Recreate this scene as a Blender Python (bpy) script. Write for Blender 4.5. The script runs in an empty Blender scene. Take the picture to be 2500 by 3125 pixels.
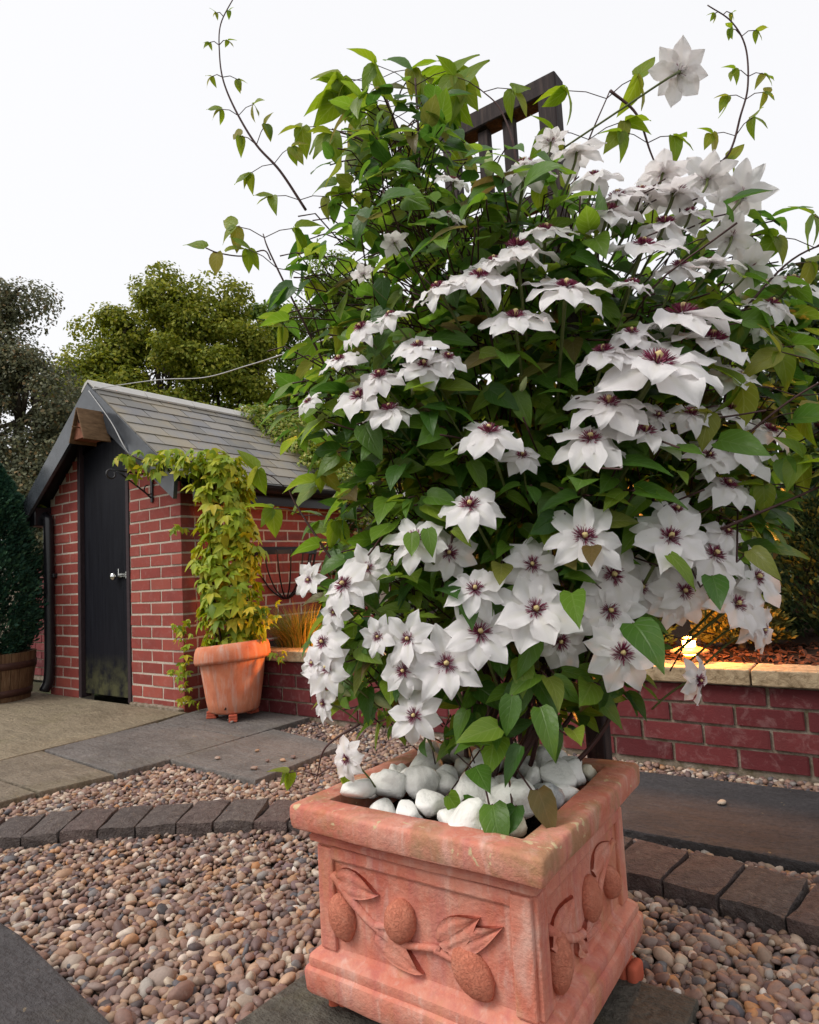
import bpy, bmesh, math, random
import numpy as np
from mathutils import Vector, Matrix, noise as mnoise

SC = bpy.context.scene
COL = SC.collection
R = math.radians
rng = np.random.default_rng(7)
random.seed(7)

# ------------------------------------------------------------------ camera, sky, sun, exposure
CAM_H = 0.795
YAW, PITCH, ROLL = R(35.755), R(5.091), R(3.031)
cam_data = bpy.data.cameras.new('camera')
cam_data.sensor_fit = 'VERTICAL'
cam_data.sensor_height = 36.0
cam_data.sensor_width = 28.8
cam_data.lens = 2014.45 / 3125 * 36.0
cam_data.clip_start = 0.02
cam_data.clip_end = 2000
CAM = bpy.data.objects.new('camera', cam_data)
COL.objects.link(CAM)
_F = np.array([-math.sin(YAW), math.cos(YAW), 0.0]); _Rt = np.array([math.cos(YAW), math.sin(YAW), 0.0]); _U = np.array([0, 0, 1.0])
FWD = _F * math.cos(PITCH) + _U * math.sin(PITCH)
_U2 = _U * math.cos(PITCH) - _F * math.sin(PITCH)
RGT = _Rt * math.cos(ROLL) - _U2 * math.sin(ROLL)
UPV = _U2 * math.cos(ROLL) + _Rt * math.sin(ROLL)
CAM.matrix_world = Matrix(((RGT[0], UPV[0], -FWD[0], 0), (RGT[1], UPV[1], -FWD[1], 0), (RGT[2], UPV[2], -FWD[2], CAM_H), (0, 0, 0, 1)))
SC.camera = CAM

SUN_EL, SUN_AZ = R(48), R(215)          # azimuth clockwise from +Y
sun_dir = Vector((math.sin(SUN_AZ) * math.cos(SUN_EL), math.cos(SUN_AZ) * math.cos(SUN_EL), math.sin(SUN_EL)))
world = bpy.data.worlds.new('World'); SC.world = world; world.use_nodes = True
wn = world.node_tree.nodes; wl = world.node_tree.links
wn.clear()
sky = wn.new('ShaderNodeTexSky'); sky.sky_type = 'NISHITA'; sky.sun_disc = False
sky.sun_elevation = SUN_EL; sky.sun_rotation = SUN_AZ
sky.air_density = 1.0; sky.dust_density = 4.0; sky.ozone_density = 1.0
mixn = wn.new('ShaderNodeMix'); mixn.data_type = 'RGBA'; mixn.inputs[0].default_value = 0.80
mixn.inputs[7].default_value = (9.25, 9.15, 9.15, 1)      # even layer of bright cloud over the blue
bgn = wn.new('ShaderNodeBackground'); bgn.inputs[1].default_value = 0.083
outn = wn.new('ShaderNodeOutputWorld')
wl.new(sky.outputs[0], mixn.inputs[6]); wl.new(mixn.outputs[2], bgn.inputs[0]); wl.new(bgn.outputs[0], outn.inputs[0])

sl = bpy.data.lights.new('sun', 'SUN'); sl.energy = 1.5; sl.angle = R(25); sl.color = (1.0, 0.95, 0.89)
SUN = bpy.data.objects.new('sun', sl); COL.objects.link(SUN)
SUN.rotation_euler = (-sun_dir).to_track_quat('-Z', 'Y').to_euler()

SC.view_settings.view_transform = 'Standard'; SC.view_settings.look = 'None'
SC.view_settings.exposure = 0.60; SC.view_settings.gamma = 1.0; SC.view_settings.use_curve_mapping = False
SC.render.engine = 'CYCLES'
SC.cycles.use_denoising = True
SC.cycles.max_bounces = 7; SC.cycles.diffuse_bounces = 4; SC.cycles.transmission_bounces = 4
SC.cycles.caustics_reflective = False; SC.cycles.caustics_refractive = False

# ------------------------------------------------------------------ helpers
def tag(o, label=None, cat=None, group=None, kind=None):
    if label: o['label'] = label
    if cat: o['category'] = cat
    if group: o['group'] = group
    if kind: o['kind'] = kind
    return o

def empty(name, loc=(0, 0, 0), rz=0.0):
    o = bpy.data.objects.new(name, None); COL.objects.link(o)
    o.location = loc; o.rotation_euler = (0, 0, rz); o.empty_display_size = 0.05
    return o

def obj(name, me, mat=None, parent=None, loc=None, rot=None, scale=None, matrix=None):
    o = bpy.data.objects.new(name, me); COL.objects.link(o)
    if mat is not None and len(me.materials) == 0: me.materials.append(mat)
    if parent is not None: o.parent = parent
    if matrix is not None: o.matrix_local = matrix
    else:
        if loc is not None: o.location = loc
        if rot is not None: o.rotation_euler = rot
        if scale is not None: o.scale = scale
    return o

def np_mesh(name, V, F, smooth=True, uv=None):
    """V (n,3); F (m,k) with constant k; uv per vertex (n,2)."""
    me = bpy.data.meshes.new(name)
    V = np.asarray(V, dtype=np.float32); F = np.asarray(F, dtype=np.int32)
    n, (m, k) = len(V), F.shape
    me.vertices.add(n); me.vertices.foreach_set('co', V.ravel())
    me.loops.add(m * k); me.loops.foreach_set('vertex_index', F.ravel())
    me.polygons.add(m); me.polygons.foreach_set('loop_start', np.arange(0, m * k, k, dtype=np.int32))
    me.polygons.foreach_set('loop_total', np.full(m, k, dtype=np.int32))
    me.polygons.foreach_set('use_smooth', np.full(m, smooth))
    if uv is not None:
        l = me.uv_layers.new(name='UVMap')
        l.data.foreach_set('uv', np.asarray(uv, dtype=np.float32)[F.ravel()].ravel())
    me.update(calc_edges=True); me.validate()
    return me

def py_mesh(name, V, F, smooth=False):
    me = bpy.data.meshes.new(name); me.from_pydata([tuple(v) for v in V], [], [tuple(f) for f in F]); me.update()
    if smooth: me.polygons.foreach_set('use_smooth', [True] * len(me.polygons))
    return me

def bm_mesh(name, bm, smooth=False):
    me = bpy.data.meshes.new(name); bmesh.ops.recalc_face_normals(bm, faces=bm.faces[:]); bm.to_mesh(me); bm.free()
    if smooth: me.polygons.foreach_set('use_smooth', [True] * len(me.polygons))
    return me

def box_bm(bm, sx, sy, sz, c=(0, 0, 0), bev=0.0, jit=0.0, seg=1, rot=None):
    r = bmesh.ops.create_cube(bm, size=1.0); vs = r['verts']
    for v in vs:
        v.co = Vector((v.co.x * sx + random.uniform(-jit, jit), v.co.y * sy + random.uniform(-jit, jit), v.co.z * sz + random.uniform(-jit, jit)))
    geom = vs
    if bev > 0:
        es = list({e for v in vs for e in v.link_edges})
        rb = bmesh.ops.bevel(bm, geom=es, offset=bev, segments=seg, affect='EDGES', profile=0.5)
        geom = list({v for f in rb['faces'] for v in f.verts} | {v for v in vs if v.is_valid})
    for v in geom:
        if v.is_valid:
            if rot is not None: v.co = rot @ v.co
            v.co += Vector(c)
    return geom

def box(name, sx, sy, sz, c=(0, 0, 0), bev=0.0, jit=0.0, seg=1, rot=None):
    bm = bmesh.new(); box_bm(bm, sx, sy, sz, c, bev, jit, seg, rot)
    return bm_mesh(name, bm)

def tube_arrays(pts, rad, sides=6, cap=True):
    """pts list of 3D, rad scalar or list. returns V,F(quads)"""
    P = np.asarray(pts, float); n = len(P)
    rad = np.full(n, rad) if np.isscalar(rad) else np.asarray(rad, float)
    T = np.gradient(P, axis=0); T /= np.linalg.norm(T, axis=1)[:, None] + 1e-12
    ref = np.array([0, 0, 1.0]) if abs(T[0][2]) < .9 else np.array([1.0, 0, 0])
    V = []
    a = np.cross(T[0], ref); a /= np.linalg.norm(a)
    for i in range(n):
        a = a - T[i] * (a @ T[i]); a /= np.linalg.norm(a) + 1e-12
        b = np.cross(T[i], a)
        for s in range(sides):
            t = 2 * math.pi * s / sides
            V.append(P[i] + rad[i] * (math.cos(t) * a + math.sin(t) * b))
    F = []
    for i in range(n - 1):
        for s in range(sides):
            s2 = (s + 1) % sides
            F.append((i * sides + s, i * sides + s2, (i + 1) * sides + s2, (i + 1) * sides + s))
    V = np.array(V); F = np.array(F)
    if cap:
        k = len(V); V = np.vstack([V, P[0], P[-1]])
        ex = []
        for s in range(0, sides):
            s2 = (s + 1) % sides
            ex.append((k, s2, s, k)); ex.append((k + 1, (n - 1) * sides + s, (n - 1) * sides + s2, k + 1))
        # degenerate quads -> keep as tiny tris via separate list
        return V, F, ex
    return V, F, []

def tubes_mesh(name, specs, smooth=True):
    """specs: list of (pts, rad, sides)"""
    Vs, Fs, o = [], [], 0
    for pts, rad, sides in specs:
        V, F, ex = tube_arrays(pts, rad, sides)
        Vs.append(V); Fs += [tuple(int(i) + o for i in f) for f in F]
        Fs += [tuple(int(i) + o for i in f[:3]) for f in ex]
        o += len(V)
    return py_mesh(name, np.vstack(Vs), Fs, smooth)

def spline(pts, n=8):
    """Catmull-Rom through pts"""
    P = [np.asarray(p, float) for p in pts]; P = [2 * P[0] - P[1]] + P + [2 * P[-1] - P[-2]]
    out = []
    for i in range(1, len(P) - 2):
        for k in range(n):
            t = k / n
            out.append(.5 * ((2 * P[i]) + (-P[i - 1] + P[i + 1]) * t + (2 * P[i - 1] - 5 * P[i] + 4 * P[i + 1] - P[i + 2]) * t * t + (-P[i - 1] + 3 * P[i] - 3 * P[i + 1] + P[i + 2]) * t ** 3))
    out.append(P[-2])
    return np.array(out)

def lathe(name, prof, seg=40, smooth=True, warp=None):
    V, F = [], []
    n = len(prof)
    for j in range(seg):
        a = 2 * math.pi * j / seg
        for (r, z) in prof:
            p = Vector((r * math.cos(a), r * math.sin(a), z))
            if warp: p = warp(p)
            V.append(p)
    for j in range(seg):
        j2 = (j + 1) % seg
        for i in range(n - 1):
            F.append((j * n + i, j2 * n + i, j2 * n + i + 1, j * n + i + 1))
    return py_mesh(name, V, F, smooth)

def frames(X, Nn):
    """per-row axes: X length axis, N approx normal -> 3x3 matrices with columns (x, y, z)"""
    X = X / (np.linalg.norm(X, axis=1)[:, None] + 1e-9)
    Y = np.cross(Nn, X); Y /= np.linalg.norm(Y, axis=1)[:, None] + 1e-9
    Z = np.cross(X, Y)
    return np.stack([X, Y, Z], axis=2)

def batch(name, temps, tidx, pos, M, scl, smooth=True, uvt=None):
    """join many transformed copies of templates. temps list of (V,F); pos (n,3), M (n,3,3), scl (n,) or (n,3)"""
    Vs, Fs, UV, o = [], [], [], 0
    scl = np.asarray(scl, float)
    if scl.ndim == 1: scl = np.repeat(scl[:, None], 3, 1)
    for t, (V, F) in enumerate(temps):
        ix = np.where(tidx == t)[0]
        if len(ix) == 0: continue
        v = V[None, :, :] * scl[ix][:, None, :]
        v = np.einsum('nij,nkj->nki', M[ix], v) + pos[ix][:, None, :]
        n, k = len(ix), len(V)
        Vs.append(v.reshape(-1, 3))
        Fs.append((F[None] + (np.arange(n) * k)[:, None, None] + o).reshape(-1, F.shape[1]))
        if uvt is not None: UV.append(np.tile(uvt[t], (n, 1)))
        o += n * k
    return np_mesh(name, np.vstack(Vs), np.vstack(Fs), smooth, np.vstack(UV) if uvt is not None else None)

def rot_rand(n, tilt=1.0):
    """random rotations, tilt scales how far from flat"""
    out = np.zeros((n, 3, 3))
    for i in range(n):
        e = Matrix.Rotation(rng.uniform(0, 6.283), 3, 'Z') @ Matrix.Rotation(rng.normal(0, tilt), 3, 'X') @ Matrix.Rotation(rng.normal(0, tilt), 3, 'Y') @ Matrix.Rotation(rng.uniform(0, 6.283), 3, 'Z')
        out[i] = np.array(e)
    return out

def project(p):
    d = np.asarray(p, float) - np.array([0, 0, CAM_H]); Z = d @ FWD
    return 0.5 + (2014.45 / 2500) * (d @ RGT) / Z, 0.5 - (2014.45 / 3125) * (d @ UPV) / Z, Z

# ------------------------------------------------------------------ materials
class NT:
    def __init__(s, name):
        s.m = bpy.data.materials.new(name); s.m.use_nodes = True
        s.n = s.m.node_tree.nodes; s.l = s.m.node_tree.links; s.n.clear()
        s.out = s.n.new('ShaderNodeOutputMaterial')
    def new(s, t, **kw):
        x = s.n.new(t)
        for k, v in kw.items(): setattr(x, k, v)
        return x
    def link(s, a, b): s.l.new(a, b)
    def pos(s):
        return s.new('ShaderNodeNewGeometry').outputs['Position']
    def noise(s, scale, detail=4, rough=.55, vec=None, dist=0.0, stretch=None):
        t = s.new('ShaderNodeTexNoise'); t.inputs['Scale'].default_value = scale; t.inputs['Detail'].default_value = detail
        t.inputs['Roughness'].default_value = rough; t.inputs['Distortion'].default_value = dist
        v = vec if vec is not None else s.pos()
        if stretch is not None:
            mp = s.new('ShaderNodeMapping'); mp.inputs['Scale'].default_value = stretch; s.link(v, mp.inputs[0]); v = mp.outputs[0]
        s.link(v, t.inputs['Vector'])
        return t.outputs['Fac']
    def voro(s, scale, vec=None, out='Distance'):
        t = s.new('ShaderNodeTexVoronoi'); t.inputs['Scale'].default_value = scale
        s.link(vec if vec is not None else s.pos(), t.inputs['Vector'])
        return t.outputs[out]
    def ramp(s, fac, stops, interp='LINEAR'):
        r = s.new('ShaderNodeValToRGB'); e = r.color_ramp.elements; r.color_ramp.interpolation = interp
        while len(e) > 1: e.remove(e[-1])
        e[0].position = stops[0][0]; e[0].color = (*stops[0][1], 1) if not np.isscalar(stops[0][1]) else (stops[0][1],) * 3 + (1,)
        for p, c in stops[1:]:
            x = e.new(p); x.color = (*c, 1) if not np.isscalar(c) else (c, c, c, 1)
        s.link(fac, r.inputs[0]); return r.outputs[0]
    def mix(s, fac, a, b, mode='MIX'):
        m = s.new('ShaderNodeMix', data_type='RGBA', blend_type=mode)
        for sock, v in ((m.inputs[0], fac), (m.inputs[6], a), (m.inputs[7], b)):
            if isinstance(v, (int, float)): sock.default_value = v
            elif isinstance(v, tuple): sock.default_value = (*v, 1)
            else: s.link(v, sock)
        return m.outputs[2]
    def math(s, op, a, b=0.0):
        m = s.new('ShaderNodeMath', operation=op)
        for sock, v in ((m.inputs[0], a), (m.inputs[1], b)):
            if isinstance(v, (int, float)): sock.default_value = v
            else: s.link(v, sock)
        return m.outputs[0]
    def objrand(s): return s.new('ShaderNodeObjectInfo').outputs['Random']
    def island(s): return s.new('ShaderNodeNewGeometry').outputs['Random Per Island']
    def hsv(s, col, h=.5, sat=1.0, val=1.0):
        x = s.new('ShaderNodeHueSaturation')
        for nme, v in (('Hue', h), ('Saturation', sat), ('Value', val)):
            if isinstance(v, (int, float)): x.inputs[nme].default_value = v
            else: s.link(v, x.inputs[nme])
        s.link(col, x.inputs['Color']); return x.outputs[0]
    def bsdf(s, col, rough=.7, spec=.4, metal=0.0, bump=None, bstr=.3, bdist=.01, coat=0.0):
        b = s.new('ShaderNodeBsdfPrincipled')
        if isinstance(col, tuple): b.inputs['Base Color'].default_value = (*col, 1)
        else: s.link(col, b.inputs['Base Color'])
        if isinstance(rough, (int, float)): b.inputs['Roughness'].default_value = rough
        else: s.link(rough, b.inputs['Roughness'])
        b.inputs['Specular IOR Level'].default_value = spec; b.inputs['Metallic'].default_value = metal
        b.inputs['Coat Weight'].default_value = coat
        if bump is not None:
            bp = s.new('ShaderNodeBump'); bp.inputs['Strength'].default_value = bstr; bp.inputs['Distance'].default_value = bdist
            s.link(bump, bp.inputs['Height']); s.link(bp.outputs[0], b.inputs['Normal'])
        return b
    def done(s, b):
        s.link(b.outputs[0], s.out.inputs[0]); return s.m

def simple(name, col, rough=.6, spec=.4, metal=0.0, var=.25, scale=30, bstr=.15, bdist=.003, coat=0.0):
    t = NT(name); n = t.noise(scale)
    c = t.mix(n, tuple(x * (1 - var) for x in col), tuple(min(1, x * (1 + var)) for x in col))
    return t.done(t.bsdf(c, rough, spec, metal, n, bstr, bdist, coat))

def leaf_mat(name, stops, mode, trans=.45, rough=.45, spec=.35, tint=1.5, mottle=.25, veins=False):
    """stops: colour ramp over the per-leaf random; mode 'object' or 'island'"""
    t = NT(name)
    r = t.objrand() if mode == 'object' else t.island()
    c = t.ramp(r, stops)
    n = t.noise(55, 3)
    c = t.mix(t.math('MULTIPLY', n, mottle), c, t.hsv(c, .49, 1.0, .55))
    bh = t.noise(140, 2); bs = .12
    if veins:
        uvn = t.new('ShaderNodeUVMap'); su = t.new('ShaderNodeSeparateXYZ'); t.link(uvn.outputs[0], su.inputs[0])
        ac = t.math('ABSOLUTE', t.math('SUBTRACT', su.outputs[0], .5))
        rib = t.ramp(ac, [(.0, 1.0), (.045, 0.0)])
        w = t.new('ShaderNodeMath', operation='SINE'); t.link(t.math('ADD', t.math('MULTIPLY', su.outputs[1], 34.0), t.math('MULTIPLY', ac, -26.0)), w.inputs[0])
        sv = t.ramp(w.outputs[0], [(.80, 0.0), (.97, 1.0)])
        vv = t.math('MAXIMUM', rib, t.math('MULTIPLY', sv, .5))
        c = t.mix(t.math('MULTIPLY', vv, .38), c, t.hsv(c, .485, .8, 1.7))
        bh = t.math('ADD', t.math('MULTIPLY', t.math('SUBTRACT', 1.0, vv), 1.5), t.noise(90, 3)); bs = .35
    b = t.bsdf(c, rough, spec, 0, bh, bs, .003)
    tr = t.new('ShaderNodeBsdfTranslucent'); t.link(t.hsv(c, .485, 1.05, tint), tr.inputs[0])
    mx = t.new('ShaderNodeMixShader'); mx.inputs[0].default_value = trans
    t.link(b.outputs[0], mx.inputs[1]); t.link(tr.outputs[0], mx.inputs[2])
    t.link(mx.outputs[0], t.out.inputs[0]); return t.m

# bricks
def brick_mat(name, stops, bloom):
    t = NT(name)
    c = t.ramp(t.objrand(), stops)
    n1 = t.noise(9, 5, .6); n2 = t.noise(140, 3, .6)
    c = t.mix(t.ramp(n1, [(.35, 0.0), (.75, .5)]), c, t.hsv(c, .5, .9, .62))
    blm = t.ramp(t.noise(22, 6, .7, dist=.6), [(.52, 0.0), (.78, bloom)])
    c = t.mix(blm, c, (.50, .36, .34))
    c = t.mix(t.ramp(t.voro(160), [(.0, .5), (.25, 0.0)]), c, t.hsv(c, .5, 1, .5))
    return t.done(t.bsdf(c, .78, .25, 0, t.math('ADD', n2, t.math('MULTIPLY', n1, 2.0)), .35, .004))
M_brick = brick_mat('shed_brick_red', [(0, (.24, .048, .038)), (.35, (.30, .064, .048)), (.7, (.27, .054, .044)), (1, (.345, .084, .060))], .18)
M_wbrick = brick_mat('wall_brick_dark_red', [(0, (.10, .017, .020)), (.5, (.135, .023, .026)), (1, (.17, .034, .034))], .26)
t = NT('mortar_pale'); n = t.noise(60, 5, .7); c = t.ramp(n, [(.25, (.36, .31, .25)), (.55, (.50, .44, .37)), (.8, (.60, .54, .46))])
M_mortar = t.done(t.bsdf(c, .95, .1, 0, t.noise(220, 3), .6, .004))
t = NT('mortar_dirty'); n = t.noise(26, 5, .7); c = t.ramp(n, [(.3, (.10, .085, .045)), (.5, (.21, .17, .13)), (.75, (.34, .29, .24))])
M_mortar2 = t.done(t.bsdf(c, .95, .1, 0, t.noise(220, 3), .6, .004))
# stone coping
t = NT('coping_stone'); n = t.noise(34, 6, .65, dist=.4); c = t.ramp(n, [(.3, (.19, .135, .075)), (.5, (.36, .27, .17)), (.72, (.47, .37, .24))])
M_coping = t.done(t.bsdf(c, .9, .2, 0, n, .8, .01))
# terracotta
t = NT('terracotta_weathered')
n1 = t.noise(7, 6, .62, dist=.5); n2 = t.noise(34, 5, .65); sep = t.new('ShaderNodeSeparateXYZ'); t.link(t.pos(), sep.inputs[0])
c = t.ramp(n1, [(.28, (.46, .125, .080)), (.43, (.555, .185, .125)), (.58, (.60, .245, .175)), (.8, (.58, .29, .225))])
c = t.mix(t.ramp(n2, [(.48, 0.0), (.72, .5)]), c, (.64, .37, .29))
c = t.mix(t.ramp(t.noise(1.0, 6, .65, stretch=(26, 26, 7), dist=.6), [(.54, 0.0), (.70, .55)]), c, (.68, .47, .40))
streak = t.noise(1.0, 5, .6, stretch=(38, 38, 3.2))
c = t.mix(t.ramp(streak, [(.50, 0.0), (.70, .45)]), c, (.40, .11, .115))
c = t.mix(t.ramp(t.noise(1.0, 5, .6, stretch=(17, 17, 2.6)), [(.57, 0.0), (.72, .45)]), c, (.44, .25, .10))
nrm = t.new('ShaderNodeNewGeometry'); sn = t.new('ShaderNodeSeparateXYZ'); t.link(nrm.outputs['Normal'], sn.inputs[0])
hi = t.math('MULTIPLY', t.math('GREATER_THAN', sep.outputs[2], .335), 1.0)
alg = t.math('MULTIPLY', hi, t.ramp(t.noise(10, 5, .65, dist=.8), [(.46, 0.0), (.62, .6)]))
c = t.mix(alg, c, (.27, .18, .075))
lich = t.math('MULTIPLY', t.math('GREATER_THAN', sep.outputs[2], .345), t.ramp(t.noise(26, 4, .6, dist=1.0), [(.63, 0.0), (.66, .9)]))
c = t.mix(lich, c, (.58, .46, .27))
c = t.mix(t.ramp(t.voro(120), [(.0, .55), (.12, 0.0)]), c, (.30, .09, .05))
M_terra = t.done(t.bsdf(c, .82, .22, 0, t.math('ADD', t.math('MULTIPLY', n2, 1.5), t.noise(170, 4, .65)), .45, .005))
t = NT('terracotta_pitted'); n2 = t.noise(30, 5, .65)
c = t.ramp(n2, [(.3, (.48, .15, .092)), (.55, (.56, .205, .13)), (.8, (.60, .28, .20))])
pit = t.ramp(t.noise(230, 4, .65, dist=.5), [(.32, 0.0), (.55, 1.0)])
c = t.mix(t.math('MULTIPLY', t.math('SUBTRACT', 1.0, pit), .3), c, (.40, .13, .09))
M_fruit = t.done(t.bsdf(c, .85, .2, 0, pit, .6, .004))
t = NT('terracotta_pot_bloom')
n1 = t.noise(9, 5, .6); c = t.ramp(n1, [(.3, (.50, .15, .08)), (.55, (.60, .22, .12)), (.8, (.62, .29, .19))])
c = t.mix(t.ramp(t.noise(1, 5, .6, stretch=(34, 34, 4.5)), [(.48, 0.0), (.7, .7)]), c, (.56, .40, .34))
c = t.mix(t.ramp(t.noise(1, 4, .6, stretch=(20, 20, 3)), [(.58, 0.0), (.75, .5)]), c, (.30, .12, .07))
M_pot = t.done(t.bsdf(c, .85, .2, 0, t.noise(120, 4), .3, .004))
M_clay = simple('clay_foot_red', (.45, .10, .055), .8, .2, var=.25, scale=40, bstr=.4)
# slates
t = NT('roof_slate'); r = t.objrand()
c = t.ramp(r, [(0, (.115, .112, .105)), (.3, (.175, .16, .135)), (.55, (.235, .208, .165)), (.8, (.19, .185, .18)), (1, (.135, .132, .135))])
c = t.mix(t.ramp(t.noise(5, 5, .6), [(.45, 0.0), (.7, .6)]), c, (.27, .215, .12))
c = t.mix(t.ramp(t.noise(45, 5, .7), [(.5, 0.0), (.8, .4)]), c, (.10, .10, .10))
M_slate = t.done(t.bsdf(c, .5, .45, 0, t.noise(60, 5, .65), .35, .004))
M_ridge = simple('ridge_tile_pale', (.48, .47, .45), .75, .2, var=.18, scale=14, bstr=.4)
# painted wood
t = NT('door_black_paint'); n = t.noise(1, 5, .6, stretch=(60, 60, 2.5)); sep = t.new('ShaderNodeSeparateXYZ'); t.link(t.pos(), sep.inputs[0])
c = t.ramp(n, [(.3, (.004, .004, .007)), (.7, (.012, .013, .018))])
alg = t.math('MULTIPLY', t.ramp(sep.outputs[2], [(.10, 1.0), (.34, 0.0)]), t.ramp(t.noise(14, 5, .6), [(.35, 0.0), (.6, .8)]))
c = t.mix(alg, c, (.085, .085, .04))
M_door = t.done(t.bsdf(c, .5, .12, 0, n, .3, .003))
M_barge = simple('barge_board_paint', (.045, .052, .062), .25, .6, var=.6, scale=16, bstr=.2)
M_black = simple('black_gloss_plastic', (.010, .010, .013), .28, .5, var=.3, scale=20, bstr=.05)
M_frame = simple('door_frame_dark_brown', (.035, .022, .026), .6, .3, var=.4, scale=30, bstr=.3)
M_iron = simple('black_iron', (.012, .012, .014), .42, .5, .0, var=.4, scale=60, bstr=.2)
M_chrome = simple('bright_steel', (.72, .72, .70), .14, .5, 1.0, var=.12, scale=60, bstr=.05)
t = NT('trellis_wood'); n = t.noise(1, 6, .65, stretch=(90, 90, 6)); c = t.ramp(n, [(.3, (.012, .008, .010)), (.55, (.035, .024, .024)), (.8, (.10, .07, .06))])
c = t.mix(t.ramp(t.noise(20, 5, .65), [(.58, 0.0), (.72, .45)]), c, (.11, .105, .05))
M_trellis = t.done(t.bsdf(c, .75, .25, 0, n, .6, .004))
t = NT('bird_box_wood'); n = t.noise(1, 5, .6, stretch=(18, 60, 8)); c = t.ramp(n, [(.3, (.12, .042, .022)), (.6, (.21, .075, .038)), (.8, (.27, .12, .06))])
M_birdbox = t.done(t.bsdf(c, .7, .3, 0, n, .4, .003))
t = NT('bird_box_roof'); n = t.noise(1, 5, .6, stretch=(14, 14, 50)); c = t.ramp(n, [(.3, (.085, .048, .022)), (.6, (.16, .095, .05)), (.8, (.19, .125, .06))])
M_birdroof = t.done(t.bsdf(c, .8, .2, 0, n, .4, .003))
t = NT('barrel_oak'); n = t.noise(1, 6, .65, stretch=(70, 70, 5)); c = t.ramp(n, [(.3, (.075, .035, .018)), (.55, (.15, .085, .045)), (.8, (.22, .14, .085))])
M_barrel = t.done(t.bsdf(c, .8, .2, 0, n, .5, .004))
M_hoop = simple('barrel_hoop_rust', (.07, .03, .022), .65, .4, .3, var=.5, scale=40, bstr=.4)
t = NT('fence_wood_dark'); n = t.noise(1, 6, .65, stretch=(60, 60, 4)); c = t.ramp(n, [(.3, (.022, .012, .010)), (.7, (.07, .035, .026))])
M_fence = t.done(t.bsdf(c, .85, .2, 0, n, .5, .004))
# paving
def paving(name, a, b, moss, sc=5):
    t = NT(name); n = t.noise(sc, 7, .62, dist=.4); n2 = t.noise(70, 5, .65)
    c = t.ramp(n, [(.3, a), (.7, b)]); c = t.mix(t.ramp(n2, [(.35, .6), (.6, 0.0)]), c, tuple(x * .45 for x in a))
    c = t.mix(t.ramp(t.noise(2.1, 7, .7, dist=1.2, stretch=(1, 2.2, 1)), [(.50, 0.0), (.72, .6)]), c, tuple(x * .55 for x in a))
    c = t.mix(t.ramp(t.noise(13, 7, .75, dist=.8), [(.55, 0.0), (.72, .45)]), c, tuple(min(1, x * 1.35) for x in b))
    c = t.mix(t.math('MULTIPLY', t.objrand(), .35), c, t.hsv(c, .5, .8, .75))
    c = t.mix(t.ramp(t.noise(3.2, 6, .65, dist=.6), [(.52, 0.0), (.72, moss)]), c, (.11, .095, .035))
    c = t.mix(t.ramp(t.noise(19, 4, .6, dist=.5), [(.69, 0.0), (.73, .6)]), c, (.33, .25, .14))
    return t.done(t.bsdf(c, .8, .3, 0, t.math('ADD', n2, t.math('MULTIPLY', t.noise(9, 6, .65, stretch=(1, 2.5, 1)), 2.5)), .8, .012))
M_slab = paving('slab_grey', (.14, .126, .117), (.225, .205, .19), .18)
M_slabtan = paving('slab_tan', (.175, .14, .10), (.275, .225, .165), .35)
M_slabdark = paving('slab_dark_concrete', (.055, .050, .052), (.082, .075, .077), .10, 9)
M_slabmoss = paving('slab_mossy', (.085, .075, .06), (.14, .125, .10), .7, 9)
M_apron = paving('concrete_sandy', (.225, .18, .115), (.38, .31, .21), .45, 3.2)
t = NT('sett_stone'); n = t.noise(40, 6, .7); c = t.ramp(t.objrand(), [(0, (.12, .100, .094)), (.5, (.155, .128, .118)), (1, (.165, .112, .102))])
px = t.new('ShaderNodeSeparateXYZ'); t.link(t.pos(), px.inputs[0])
c = t.mix(t.ramp(px.outputs[0], [(.0, .0), (1, .0)]), c, (.15, .08, .075))
c = t.mix(t.ramp(n, [(.32, .7), (.58, 0.0)]), c, (.045, .032, .030)); c = t.mix(t.ramp(t.noise(75, 5, .75), [(.54, 0.0), (.68, .6)]), c, (.30, .25, .21)); c = t.mix(t.ramp(t.noise(18, 5, .7), [(.55, 0.0), (.75, .5)]), c, (.20, .17, .145))
M_sett = t.done(t.bsdf(c, .8, .3, 0, t.math('ADD', t.math('MULTIPLY', n, 1.6), t.noise(160, 4)), 1.0, .010))
M_grit = simple('grit_bed', (.085, .068, .055), .95, .1, var=.4, scale=120, bstr=.7, bdist=.006)
# pebbles
PEB = [(0, (.06, .052, .055)), (.10, (.215, .125, .10)), (.20, (.31, .19, .14)), (.30, (.13, .085, .085)), (.40, (.36, .25, .17)), (.50, (.235, .135, .115)), (.58, (.50, .41, .31)), (.66, (.165, .105, .11)), (.74, (.40, .235, .13)), (.82, (.29, .20, .16)), (.87, (.095, .095, .11)), (.92, (.55, .47, .39)), (.96, (.42, .19, .07)), (1, (.66, .60, .54))]
def pebble_mat(name, mode):
    t = NT(name); r = t.objrand() if mode == 'object' else t.island()
    c = t.ramp(r, PEB)
    n = t.noise(130, 5, .65)
    c = t.mix(t.ramp(n, [(.35, .45), (.6, 0.0)]), c, t.hsv(c, .5, .9, .6))
    c = t.mix(t.ramp(t.noise(60, 3, .6), [(.62, 0.0), (.75, .3)]), c, (.5, .42, .35))
    return t.done(t.bsdf(c, .62, .35, 0, n, .25, .002))
M_pebO = pebble_mat('pebble_mixed', 'object'); M_pebI = pebble_mat('pebbles_mixed', 'island')
t = NT('white_cobble'); n = t.noise(18, 6, .65, dist=.7); c = t.ramp(n, [(.30, (.56, .55, .52)), (.46, (.78, .77, .73)), (.7, (.86, .85, .82))])
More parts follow.
